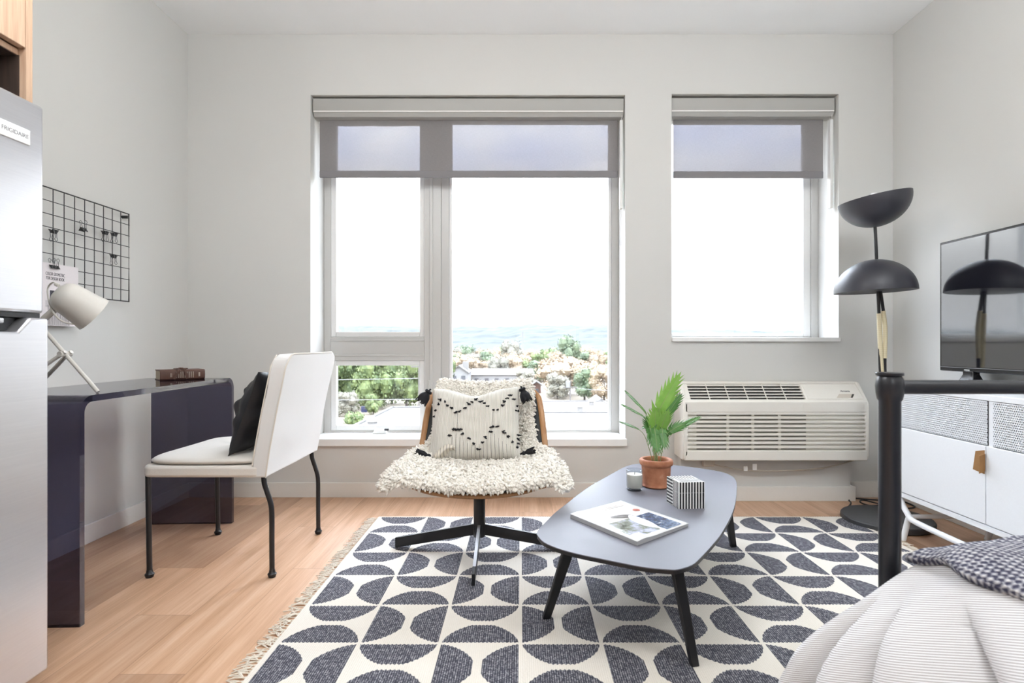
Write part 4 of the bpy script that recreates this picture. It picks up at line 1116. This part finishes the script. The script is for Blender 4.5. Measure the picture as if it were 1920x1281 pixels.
for sh_, c_, dz in ((s1, at(1641, 547, YQ), .05), (s2, at(1639, 372, YQ), -.02)):
    g = MB(); g.lathe([(0, -.035), (.025, -.02), (.03, 0), (.018, .03), (.014, .045), (0, .046)], Matrix.Translation(c_+Vector((0, 0, dz))), 20); g.build('bulb', M_['bulb'], sh_)
g = MB()
def fl(px, py, z=.006): return on(px, py, z)
g.tube(smooth_path([lc+Vector((-.17, .105, .012)), fl(1595, 945), fl(1592, 938), fl(1600, 934.5), fl(1618, 936), fl(1650, 938), fl(1680, 938), fl(1700, 943), fl(1715, 951), fl(1690, 954, .012), fl(1670, 950, .012), fl(1655, 948), fl(1630, 948), fl(1613, 942, .014), fl(1618, 938, .014), fl(1640, 943, .012), fl(1660, 949, .02)], 6), .0042, 8)
g.build('power_cable', M_['black'], t)

# ------------------------------------------------------------------ media console
cx0 = 1.74; cy0, cy1 = 1.43, 2.688; cz0, cz1 = .205, .715
t = thing('media_console', (1.965, 2.06, 0), 'white media console with perforated metal front and tubular legs along the right wall', 'console')
xr_ = XR-.02
g = MB()
g.box(cx0, xr_, cy0, cy1, cz1-.022, cz1); g.box(cx0, xr_, cy0, cy1, cz0, cz0+.022)
g.box(cx0, xr_, cy1-.016, cy1, cz0+.022, cz1-.022); g.box(cx0, xr_, cy0, cy0+.016, cz0+.022, cz1-.022)
g.box(cx0+.004, xr_, 2.034, 2.056, cz0+.022, cz1-.022); g.build('cabinet_body', M_['cabwhite'], t, bevel=.002)
g = MB(); g.box(xr_-.01, xr_, cy0+.016, cy1-.016, cz0+.022, cz1-.022); g.box(cx0+.05, xr_-.01, cy0+.016, cy1-.016, .505, .517); g.build('interior_lining', M_['cabinside'], t, smooth=False)
for (y0, y1, far) in ((2.062, 2.670, True), (cy0+.018, 2.058, False)):
    g = MB(); g.box(cx0-.003, cx0+.014, y0, y1, cz0+.026, .524); dr = g.build('door', M_['cabwhite'], t, bevel=.0015)
    if far:
        g = MB(); g.prism([(2.115, .425), (2.103, .497), (2.063, .508), (2.063, .418)], cx0-.0065, cx0-.0032, lambda a, c, dd: Vector((dd, a, c))); hh = g.build('handle', M_['tab'], dr, bevel=.001); hh['label'] = 'brown leather tab handle'
        g = MB(); g.prism([(0, .43), (.0, .495), (-.022, .487), (-.022, .42)], 2.060, 2.0635, lambda a, c, dd: Vector((cx0-.004+a, dd, c))); g.build('handle_flap', M_['tab'], hh, bevel=.001)
for (y0, y1) in ((2.058, 2.668), (cy0+.018, 2.032)):
    g = MB(); g.box(cx0+.001, cx0+.003, y0, y1, .528, cz1-.023); g.build('perforated_panel', M_['mesh'], t, smooth=False)
def leg_tubes(yn, yfoot, ytop, yend):
    g = MB()
    for x in (cx0+.008, xr_-.05):
        g.tube(smooth_path([(x, ytop, cz0+.002), (x, (ytop+yn)/2+.003, .165), (x, yn, .128), (x, yn+(yfoot-yn)*.25, .105), (x-.004, yfoot, .012)], 6), .0125, 12)
        g.tube(smooth_path([(x, yn+.0, .128), (x, yn+math.copysign(.06, yend-yn), .115), (x, yend, .112)], 4), .0125, 12)
    g.tube([(cx0+.008, yn, .128), (xr_-.05, yn, .128)], .010, 12)
    o = g.build('leg_frame', M_['cabwhite'], t, angle=60)
    for x in (cx0+.004, xr_-.054):
        g = MB(); g.lathe([(.0125, 0), (.0125, .013)], Matrix.Translation((x, yfoot, 0.0)), 12); g.build('foot_cap', M_['shoe'], o)
leg_tubes(2.483, 2.515, 2.55, 2.05); leg_tubes(1.63, 1.60, 1.56, 2.05)

# television
TX = 2.08; ty0, ty1, tz0, tz1 = 1.61, 2.737, .775, 1.408
t = thing('television', (TX, 2.17, cz1), 'black flat-screen television on the white media console', 'television')
g = MB(); g.box(TX, TX+.035, ty0, ty1, tz0, tz1); g.box(TX+.03, TX+.06, ty0+.2, ty1-.2, tz0+.03, tz0+.35); g.build('housing', M_['tvblack'], t, bevel=.004)
scr = NT('tv_screen_glass'); scr.base((.006, .006, .010)); scr.b.inputs['Roughness'].default_value = .06; scr.b.inputs['IOR'].default_value = 2.5
scr.bump(scr.noise(scr.obj(), 3, 2), .004, .01)
g = MB(); g.box(TX-.0015, TX+.002, ty0+.012, ty1-.012, tz0+.024, tz1-.012); g.build('screen', scr.mat, t, smooth=False)
g = MB(); g.box(TX-.002, TX, ty0+.004, ty1-.004, tz0+.018, tz0+.021); g.build('trim_line', M_['inkgrey'], t, smooth=False)
for (y, side_) in ((2.56, 1), (1.80, -1)):
    g = MB(); g.prism([(-.10, cz1), (.10, cz1), (.095, cz1+.008), (.03, cz1+.018), (.018, cz1+.05), (.02, tz0+.006), (-.02, tz0+.006), (-.018, cz1+.05), (-.03, cz1+.018), (-.095, cz1+.008)], -.045, .045, lambda a, c, dd: Vector((TX+.012+a*(.9), y+dd*(1.-.35*sstep(cz1, tz0, c)), c))); g.build('stand_foot', M_['tvblack'], t, bevel=.003)
g = MB(); g.box(TX-.0015, TX-.0005, 2.555, 2.585, tz0+.008, tz0+.0115); g.build('maker_mark', M_['tag'], t, smooth=False)

# ------------------------------------------------------------------ bed
YP = 1.2; bxl, bxr = .803, 2.13
t = thing('bed_frame', (1.46, .2, 0), 'black metal bed frame with round corner post and horizontal foot rail', 'bed')
def post(x, y, ztop):
    g = MB(); r0 = .0212
    g.lathe([(.0, .006), (r0, .006), (r0, ztop-.062), (.024, ztop-.058), (.0265, ztop-.045), (.0275, ztop-.028), (.0255, ztop-.014), (.022, ztop-.008), (.0262, ztop-.006), (.0266, ztop-.001), (.0255, ztop), (0, ztop)], Matrix.Translation((x, y, 0)), 36)
    return g.build('post', M_['bedblack'], t, angle=40)
post(bxl, YP, .843); post(bxr, YP, .843); post(bxl, -.82, 1.15); post(bxr, -.82, 1.15)
g = MB(); zr_ = HC-(726-CY)*YP/F; g.tube([(bxl, YP, zr_), (bxr, YP, zr_)], .0155, 20); g.build('foot_rail', M_['bedblack'], t)
g = MB(); g.tube([(bxl, YP, .27), (bxr, YP, .27)], .014, 16); g.build('foot_rail', M_['bedblack'], t)
g = MB(); g.tube([(bxl, -.82, 1.1), (bxr, -.82, 1.1)], .0155, 20); g.build('head_rail', M_['bedblack'], t)
for x in (bxl+.02, bxr-.0):
    g = MB(); g.box(x-.012, x+.012, -.82, YP, .22, .26); g.build('side_rail', M_['bedblack'], t, bevel=.003)
g = MB()
for k in range(9): g.box(bxl+.03, bxr-.012, -.7+k*.22, -.64+k*.22, .236, .246)
g.build('slats', M_['bedblack'], t)
m = cushion_mesh(bxl+.045, bxr-.035, -.78, 1.13, .262, .43, .01); o = m.build('mattress', M_['mattress'], angle=60); tag(o, 'white mattress on the black bed frame under the striped duvet', 'mattress')
# duvet
Dx, Dz = .835, .475
def duvet(u, v):                 # u: 0 far end .. 1 near end (towards the camera); v: 0 bottom hem .. 1 right side
    Y = 1.145-u*1.85
    s_ = v
    if s_ < .42:                 # hanging part
        h = 1-s_/.42             # 0 at the bed edge, 1 at the hem
        flare = .27*math.sin(min(1, h*1.25)*PI/2)**.9
        drop = .20*h+.28*h**1.5
        Yr = max(.0, (1.145-Y))
        P0y, P0z = 1.08, 0.
        phi = math.atan2(Yr+.02, drop+.05)
        rad_ = math.hypot(Yr, drop)
        fold = (abs(math.sin(phi*7.5+.5))**.8-.5)*.125*sstep(.01, .30, h)*sstep(0, .28, rad_)+math.sin(phi*19+1.1+Y*4)*.010*sstep(.05, .5, h)+.02*mnoise.noise(Vector((Y*4, h*3, 3)))*h
        big = .03*math.sin(Y*9+1)*h
        k = 1-.15*sstep(0, .9, u)
        x = Dx-flare*k-fold-big*.5
        z = Dz-drop-.02*fold
        Ye = Y+.03*h*math.sin(h*3)*(1-u)-.04*h*(1-sstep(0, .2, u))
        z -= .035*(1-sstep(0, .10, u))
        return Vector((x, Ye, max(.02, z)))
    w__ = (s_-.42)/.58
    x = Dx+(2.13-Dx)*w__
    z = Dz+.035*math.sin(min(1, w__*3)*PI/2)+.008*mnoise.noise(Vector((x*5, Y*5, 2)))-.05*max(0, w__-.93)/.07
    z -= .03*(1-sstep(0, .05, u))
    return Vector((x, Y, z))
g = MB(); g.grid(duvet, 150, 130); o = g.build('duvet', M_['duvet'], solid=.02, angle=80, origin=(1.3, .3, 0)); tag(o, 'white and grey pinstriped duvet draped over the side of the bed', 'duvet')
def throwf(u, v):
    Y = 1.158-u*.62; x = .812+(2.13-.812)*v
    p = duvet((1.145-Y)/1.85 if Y < 1.145 else 0, .42+.58*(x-Dx)/(2.13-Dx) if x > Dx else .42)
    z = p.z+.026+.006*mnoise.noise(Vector((x*12, Y*12, 5)))
    e = max(0, 1-(x-.812)/.05); z -= .018*e*e
    x += .012*math.sin(Y*30)*e
    return Vector((x+(.0 if Y < 1.1 else -.0), Y, z))
g = MB(); g.grid(throwf, 40, 90); o = g.build('throw_blanket', M_['throw'], solid=.014, angle=80, origin=(1.3, .8, 0)); tag(o, 'chunky grey and white woven throw blanket on top of the duvet', 'blanket')

# ------------------------------------------------------------------ added fill lights shaped as lanterns, unseen above and behind the viewpoint
for i, (x, y, lab) in enumerate(((-.80, 1.0, 'the one nearest the refrigerator'), (1.35, .75, 'the one above the bed'), (.3, -2.0, 'the one deepest in the room'))):
    t = thing('fill_lantern', (x, y, 2.07), 'added fill light shaped as a round white paper lantern, ' + lab, 'lamp', 'added lantern-shaped fill lights')
    g = MB(); g.lathe([(.06*math.sin(0)+.0, -.25)]+[(.25*math.cos(a*PI/32), .25*math.sin(a*PI/32)) for a in range(-15, 16)]+[(0, .25)], Matrix.Translation((x, y, 2.32)), 40)
    e = NT('fill_glow'); e.b.inputs['Emission Color'].default_value = (.93, .975, 1, 1); e.b.inputs['Emission Strength'].default_value = FILL_E
    g.build('lamp_shade', e.mat, t, angle=60)
    g = MB(); g.tube([(x, y, 2.57), (x, y, ZC-.02)], .003, 8); g.build('cord', M_['black'], t)
    g = MB(); g.lathe([(0, 0), (.05, 0), (.05, .02), (0, .02)], Matrix.Translation((x, y, ZC-.0202)), 24); g.build('ceiling_rose', M_['vinylw'], t)

# ------------------------------------------------------------------ outside
ZG = -9.0
def gmat(name, a, b, sc, rough=.9):
    n = NT(name); f = n.noise(n.obj(), sc, 5, .6); n.base(n.mix(f, a, b)); n.b.inputs['Roughness'].default_value = rough; return n.mat
g = MB(); g.box(-900, 900, 8, 1500, ZG-1, ZG); struct(g.build('ground', gmat('dry_grass_and_gravel', (.13, .11, .08), (.20, .17, .13), .05), smooth=False))
def hillz(x, y): 
    k = 43+9*math.sin(x*.0026+1.9)+3*math.sin(x*.011)+5*mnoise.noise(Vector((x*.02, y*.02, 0)))
    return ZG-1+k*sstep(800, 1250, y)*(1-.0*x)
g = MB(); g.grid(lambda u, v: Vector((-1500+3000*u, 780+700*v, hillz(-1500+3000*u, 780+700*v)+3.5*mnoise.noise(Vector((u*260, v*90, 0)))*sstep(0, .3, v))), 260, 50)
o = g.build('hill', gmat('distant_forest', (.004, .009, .007), (.028, .034, .03), .03), smooth=False); struct(o)

leafmats = {'green': ((.03, .055, .016), (.17, .21, .075)), 'autumn': ((.17, .125, .08), (.30, .235, .16)), 'olive': ((.11, .11, .085), (.21, .195, .155)), 'dark': ((.045, .07, .04), (.12, .15, .08))}  # autumn, olive and dark tones lightened to stand in for haze
bark = gmat('bark', (.04, .03, .025), (.08, .065, .055), 2.)
protos = {}
def proto(kind, k):
    key = (kind, k)
    if key in protos: return protos[key]
    rn = random.Random(hash(key[0]) % 1 + k*17+len(kind)); a, b_ = leafmats[kind]
    if 'leafm_'+kind not in M_:
        n = NT('foliage_'+kind); oi = n.node('ShaderNodeObjectInfo'); f = n.noise(n.obj(), 6., 3, .7)
        n.base(n.mix(n.m('MULTIPLY', n.m('SUBTRACT', f, .3), 2.4, clamp=True), a, b_)); n.b.inputs['Roughness'].default_value = .7; M_['leafm_'+kind] = n.mat
    t = thing('tree', (0, 0, 0))
    g = MB(); cl = [(rn.uniform(-.30, .30), rn.uniform(-.30, .30), rn.uniform(.22, .84), rn.uniform(.14, .26)) for _ in range(20)]
    for (x, y, z, r) in cl:
        for _ in range(170):
            d_ = Vector((rn.gauss(0, 1), rn.gauss(0, 1), rn.gauss(0, 1))).normalized(); p = Vector((x, y, z))+d_*r*rn.uniform(.75, 1.05)
            n1 = (d_+Vector((rn.gauss(0, .6), rn.gauss(0, .6), rn.gauss(0, .6)))).normalized(); s1_ = n1.orthogonal().normalized(); s2_ = n1.cross(s1_); sz = rn.uniform(.016, .034)
            g.add([p-s1_*sz, p-s2_*sz*.7, p+s1_*sz, p+s2_*sz*.7], [(0, 1, 2, 3)])
        g.lathe([(0, -r*.72), (r*.5, -r*.5), (r*.72, 0), (r*.5, r*.5), (0, r*.72)], Matrix.Translation((x, y, z)), 10)
    g.build('crown', M_['leafm_'+kind], t, smooth=False)
    g = MB(); g.tube([(0, 0, 0), (.01, 0, .3), (0, .01, .55)], [.035, .026, .012], 8)
    for _ in range(5): an = rn.uniform(0, 6.3); g.tube([(0, 0, .3), (.2*math.cos(an), .2*math.sin(an), .6)], [.014, .005], 6)
    g.build('trunk', bark, t)
    protos[key] = [t, False]; return protos[key]
def tree(px, top, Y, wpx, kind, k, label, group=None):
    pr = proto(kind, k)
    if not pr[1]: o = pr[0]; pr[1] = True
    else:
        o = pr[0].copy(); C.objects.link(o)
        for ch in pr[0].children: c = ch.copy(); C.objects.link(c); c.parent = o
    x = (px-CX)*Y/F; ztop = HC-(top-CY)*Y/F; Ht = max(2.5, ztop-ZG)
    W = wpx*Y/F
    o.location = (x, Y, ZG); o.scale = (W/.95, W/.95, Ht/.98); o.rotation_euler = (0, 0, random.uniform(0, 6.28))
    tag(o, label, 'tree', group)
GL = 'full green tree in the row seen through the lower left pane'
for i, (px, top, Y, w__, k) in enumerate(((598, 655, 84, 66, 0), (632, 652, 88, 70, 1), (668, 660, 92, 62, 2), (700, 650, 84, 74, 0), (735, 664, 92, 64, 1), (762, 658, 86, 66, 2), (796, 662, 88, 66, 1), (828, 672, 90, 60, 0))):
    tree(px, top, Y, w__, 'green', k, GL, 'green trees behind the lower left pane')
tree(652, 735, 76, 44, 'olive', 1, 'low bushy shrub below the green tree row, lower left pane', None)
tree(700, 738, 78, 30, 'green', 2, 'small rounded shrub beside the parking strip, lower left pane', None)
tree(664, 780, 60, 40, 'green', 1, 'pale green bush at the foot of the roof edge, bottom left of the window', None)
tree(1068, 633, 165, 48, 'dark', 1, 'tall dark green tree rising above the woodland against the hill')
tree(850, 664, 140, 34, 'dark', 0, 'green tree at the left edge of the big pane behind the gabled house')
tree(1060, 668, 108, 104, 'autumn', 1, 'largest golden orange autumn tree in the middle distance')
tree(1096, 688, 98, 54, 'dark', 2, 'green tree in front of the largest orange tree, by the utility pole')
tree(1045, 700, 100, 46, 'olive', 0, 'olive green tree between the brick house and utility pole')
tree(985, 694, 118, 44, 'olive', 2, 'grey olive tree behind the top of the lounge chair')
tree(1133, 690, 96, 56, 'autumn', 2, 'pale bare-looking tree at the right edge of the big pane')
tree(960, 640, 190, 46, 'olive', 1, 'rounded grey tree in front of the blue hill, centre of big pane')
rn = random.Random(21)
AG = 'pale autumn tree in the hazy woodland belt behind the houses'
kinds = ['autumn', 'autumn', 'olive', 'autumn', 'olive', 'dark', 'autumn']
i = 0
for row, (Y, top, st) in enumerate(((215, 652, 26), (175, 660, 28), (145, 672, 32))):
    px = 560-row*9
    while px < 1420:
        if not (row == 2 and px < 840):
            kd = kinds[i % 7] if rn.random() < .85 else 'green'
            nm_ = {'autumn': 'pale orange autumn tree', 'olive': 'grey-olive leafless-looking tree', 'dark': 'dark green tree', 'green': 'fresh green tree'}[kd]
            tree(px, top+rn.uniform(-6, 6), Y+rn.uniform(-8, 8), st*rn.uniform(1.3, 1.7), kd, i % 3, nm_+' among the hazy woodland belt behind the houses', nm_+'s in the woodland belt')
        i += 1; px += st*rn.uniform(.8, 1.2)
# buildings
white = gmat('pale_siding', (.15, .15, .15), (.19, .19, .19), 1.); roofw = gmat('white_membrane_roof', (.14, .135, .13), (.18, .175, .165), .3); brick = gmat('red_brick', (.09, .045, .035), (.13, .075, .06), 3.)
dg = gmat('dark_window', (.05, .055, .06), (.08, .08, .09), 1., .2); roofg = gmat('grey_shingle', (.08, .077, .075), (.12, .115, .11), 1.)
def house(px0, px1, Y, ztop_px, depth, label, wallm, roofm, gable=True, hgt=None, wins=3):
    x0, x1 = (px0-CX)*Y/F, (px1-CX)*Y/F; z1 = HC-(ztop_px-CY)*Y/F
    t = thing('house', ((x0+x1)/2, Y, ZG), label, 'house')
    ze = z1-(abs(x1-x0)*.35 if gable else 1.2)
    g = MB(); g.box(x0, x1, Y, Y+depth, ZG, ze)
    if gable: g.prism([(x0, ze), (x1, ze), ((x0+x1)/2, z1)], Y, Y+depth, lambda a, c, dd: Vector((a, dd, c)))
    g.build('walls', wallm, t, smooth=False)
    g = MB()
    if gable:
        xm = (x0+x1)/2
        for s_, xe in ((-1, x0-.3), (1, x1+.3)):
            g.add([(xe, Y-.4, ze-.1), (xm, Y-.4, z1+.12), (xm, Y+depth+.3, z1+.12), (xe, Y+depth+.3, ze-.1), (xe, Y-.4, ze-.3), (xm, Y-.4, z1-.1), (xm, Y+depth+.3, z1-.1), (xe, Y+depth+.3, ze-.3)], [(0, 1, 2, 3), (4, 7, 6, 5), (0, 4, 5, 1), (3, 2, 6, 7), (0, 3, 7, 4)])
    else:
        g.prism([(Y-.4, ze), (Y+depth*.5, z1), (Y+depth+.4, ze)], x0-.3, x1+.3, lambda a, c, dd: Vector((dd, a, c)))
    g.build('roof', roofm, t, smooth=False)
    for k in range(wins):
        xx = x0+(x1-x0)*(k+.5)/wins; g = MB(); g.box(xx-.45, xx+.45, Y-.05, Y+.02, ze-2.2, ze-.8); g.build('window', dg, t, smooth=False)
    return t, x0, x1, z1
h, x0, x1, z1 = house(843, 877, 118, 686, 8, 'small gabled house with chimney at the left of the big pane', white, roofg, True, wins=2)
g = MB(); g.box(x1-1.4, x1-.2, 121, 122.2, z1-2.5, z1+.8); g.build('chimney', roofw, h, smooth=False)
house(884, 998, 126, 693, 10, 'long pale house with low roof behind the lounge chair', white, roofw, False, wins=6)
house(998, 1014, 112, 716, 5, 'tiny red brick house under the orange tree', brick, roofg, True, wins=1)
house(1105, 1150, 84, 748, 6, 'grey gabled dormer roof at the right of the big pane', white, roofg, True, wins=2)
def flat_building(x0, x1, y0, y1, z, label, nv=3, seed=1):
    t = thing('flat_roof_building', ((x0+x1)/2, (y0+y1)/2, ZG), label, 'building')
    g = MB(); g.box(x0, x1, y0, y1, ZG, z); g.build('walls', white, t, smooth=False)
    g = MB(); g.box(x0+.2, x1-.2, y0+.2, y1-.2, z, z+.05); g.build('roof', roofw, t, smooth=False)
    g = MB(); rectf = [(x0, x1, y0, y0+.25), (x0, x1, y1-.25, y1), (x0, x0+.25, y0, y1), (x1-.25, x1, y0, y1)]
    for (a, b_, c, d_) in rectf: g.box(a, b_, c, d_, z, z+.18)
    g.build('parapet', roofg, t, smooth=False)
    rn = random.Random(seed)
    for k in range(nv):
        xx, yy = rn.uniform(x0+1, x1-1), rn.uniform(y0+2, y1-3); g = MB(); g.lathe([(.35, 0), (.35, .5), (.45, .5), (.2, .8), (0, .8)], Matrix.Translation((xx, yy, z+.05)), 12); g.build('roof_vent', roofw, t)
flat_building(-12.0, -.5, 30, 51, -5., 'flat pale rooftop with vents below the lower left pane', 5, 4)
flat_building(1.5, 16, 28, 52, -5.6, 'large flat white rooftop at the bottom of the big pane', 3, 2)
flat_building(2.6, 11.5, 60, 76, -7., 'smaller white rooftop behind the large one by the brick house', 2, 6)
for px in (680.5, 685.5):
    p = on(px, 771, 0); Y = 9.9*F/(773-CY); x = (px-CX)*Y/F
    g = MB(); g.box(x-.2, x+.2, Y-.25, Y+.25, ZG, ZG+.75); g.box(x-.23, x+.23, Y-.28, Y+.28, ZG+.75, ZG+.85); o = g.build('wheelie_bin', mat('blue_plastic', (.02, .025, .07), .5), bevel=.03)
    tag(o, 'dark blue bin by the parking strip, %s of the two' % ('left' if px < 683 else 'right'), 'bin', 'bins by the parking strip')
wire = mat('pale_cable', (.2, .2, .2), .6); polem = gmat('weathered_pole', (.08, .075, .07), (.12, .11, .10), 2.)
def pole(px, top, Y, label, transformer=False):
    x = (px-CX)*Y/F; zt2 = HC-(top-CY)*Y/F
    t = thing('utility_pole', (x, Y, ZG), label, 'utility pole')
    g = MB(); g.tube([(x, Y, ZG), (x, Y, zt2)], .12, 10); g.build('pole', polem, t)
    g = MB(); g.box(x-1.0, x+1.0, Y-.08, Y+.08, zt2-1.1, zt2-.9); g.build('cross_arm', polem, t, smooth=False)
    if transformer:
        g = MB(); g.lathe([(.28, 0), (.3, .9), (.1, 1.05), (0, 1.05)], Matrix.Translation((x-.35, Y-.3, zt2-1.)), 14); g.build('transformer', white, t)
    return Vector((x, Y, zt2))
pa = pole(1069, 714, 82, 'utility pole with white transformer in front of the orange tree', True)
pb = pole(786, 672, 66, 'slim utility pole seen near the mullion in the lower left pane')
pcx = Vector((-48, 68, pb.z-.5))
g = MB(); sag = lambda a, b_, s_: [a.lerp(b_, k/16)+Vector((0, 0, -s_*math.sin(PI*k/16))) for k in range(17)]
g.tube(sag(pb+Vector((0, 0, -2.4)), pcx+Vector((0, 0, -1.8)), .3), .035, 5); o = g.build('power_line', wire); tag(o, 'upper pale power line crossing the lower left pane', 'power line')
g = MB(); g.tube(sag(pb+Vector((0, 0, -4.9)), pcx+Vector((0, 0, -4.1)), .3), .035, 5); o = g.build('power_line', wire); tag(o, 'lower pale power line crossing the lower left pane', 'power line')
g = MB(); g.tube(sag(pa+Vector((0, 0, -1.0)), Vector((24, 88, pa.z-.8)), .8), .03, 5); o = g.build('power_line', wire); tag(o, 'pale power line running right from the utility pole with transformer', 'power line')
x = (980-CX)*600/F; t = thing('radio_mast', (x, 600, ZG), 'thin white lattice mast in front of the blue hill', 'mast')
g = MB(); z0, z1 = ZG, HC+24*600/F
for sx, sy in ((-1, -1), (1, -1), (0, 1)): g.tube([(x+sx*1.2, 600+sy*1.2, z0), (x+sx*.4, 600+sy*.4, z1)], .25, 5)
for k in range(12): z = z0+(z1-z0)*k/12; w__ = 1.2-.8*k/12; g.bar((x-w__, 599, z), (x+w__, 599, z+1.6), .2, .2)
g.build('lattice', white, t)

# haze over the valley
hz = bpy.data.materials.new('valley_haze'); hz.use_nodes = True; nt = hz.node_tree; nt.nodes.remove(nt.nodes['Principled BSDF'])
vs_ = nt.nodes.new('ShaderNodeVolumeScatter'); vs_.inputs['Density'].default_value = .000032; vs_.inputs['Color'].default_value = (.70, .78, .96, 1); nt.links.new(vs_.outputs[0], nt.nodes['Material Output'].inputs['Volume'])
g = MB(); g.box(-1400, 1400, 12, 1490, ZG-.5, 70); o = g.build('haze', hz, smooth=False); tag(o, 'thin pale haze lying over the valley outside', 'haze', kind='stuff')

# ------------------------------------------------------------------ world, sun, camera
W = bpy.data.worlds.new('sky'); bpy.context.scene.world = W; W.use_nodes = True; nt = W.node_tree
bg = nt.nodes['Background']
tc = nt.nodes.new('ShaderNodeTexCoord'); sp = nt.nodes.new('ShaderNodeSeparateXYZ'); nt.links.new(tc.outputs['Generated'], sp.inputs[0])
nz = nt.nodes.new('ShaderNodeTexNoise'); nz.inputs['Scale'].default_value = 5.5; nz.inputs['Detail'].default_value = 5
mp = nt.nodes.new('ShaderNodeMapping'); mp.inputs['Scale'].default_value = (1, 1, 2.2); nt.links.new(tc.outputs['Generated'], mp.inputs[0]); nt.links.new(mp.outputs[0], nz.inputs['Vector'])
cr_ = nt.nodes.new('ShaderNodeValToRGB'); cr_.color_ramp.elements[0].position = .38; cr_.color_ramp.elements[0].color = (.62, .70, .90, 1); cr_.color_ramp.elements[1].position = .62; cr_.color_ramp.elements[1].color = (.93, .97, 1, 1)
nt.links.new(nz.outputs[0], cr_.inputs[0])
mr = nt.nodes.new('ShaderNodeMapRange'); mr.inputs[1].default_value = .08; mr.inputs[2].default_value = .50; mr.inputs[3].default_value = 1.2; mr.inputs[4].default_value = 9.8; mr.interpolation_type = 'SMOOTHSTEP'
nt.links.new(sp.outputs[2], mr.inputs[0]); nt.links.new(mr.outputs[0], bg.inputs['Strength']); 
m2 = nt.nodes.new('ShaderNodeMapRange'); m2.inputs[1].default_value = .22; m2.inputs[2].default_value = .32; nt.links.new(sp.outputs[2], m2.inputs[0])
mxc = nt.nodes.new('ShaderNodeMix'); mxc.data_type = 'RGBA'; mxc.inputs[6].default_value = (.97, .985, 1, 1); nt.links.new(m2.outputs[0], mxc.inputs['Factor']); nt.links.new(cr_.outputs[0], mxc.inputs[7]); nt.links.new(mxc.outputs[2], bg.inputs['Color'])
S = bpy.data.lights.new('sun', 'SUN'); S.energy = .6; S.angle = .02; S.color = (1, .95, .88); so = bpy.data.objects.new('sun', S); C.objects.link(so)
so.rotation_euler = Vector((.35, .75, -.62)).to_track_quat('-Z', 'Y').to_euler()

cam = bpy.data.cameras.new('camera'); co = bpy.data.objects.new('camera', cam); C.objects.link(co)
cam.sensor_width = 36; cam.lens = F/1920*36; cam.clip_start = .02; cam.clip_end = 5000
cam.shift_x = (960-CX)/1920; cam.shift_y = -(640.5-CY)/1920
co.location = (0, 0, HC); co.rotation_euler = (PI/2, 0, 0)
cam.dof.use_dof = True; cam.dof.focus_distance = 2.7; cam.dof.aperture_fstop = 4.5
sc = bpy.context.scene; sc.camera = co
sc.view_settings.view_transform = 'Standard'; sc.view_settings.look = 'None'; sc.view_settings.gamma = 1; sc.view_settings.use_curve_mapping = False
sc.view_settings.exposure = 0.8
cy = sc.cycles
cy.max_bounces = 10; cy.diffuse_bounces = 6; cy.glossy_bounces = 4; cy.transparent_max_bounces = 16; cy.transmission_bounces = 4; cy.volume_bounces = 1
cy.use_denoising = True; cy.sample_clamp_indirect = 8; cy.caustics_reflective = False; cy.caustics_refractive = False
for o in bpy.data.objects:
    if '_o' in o: del o['_o']
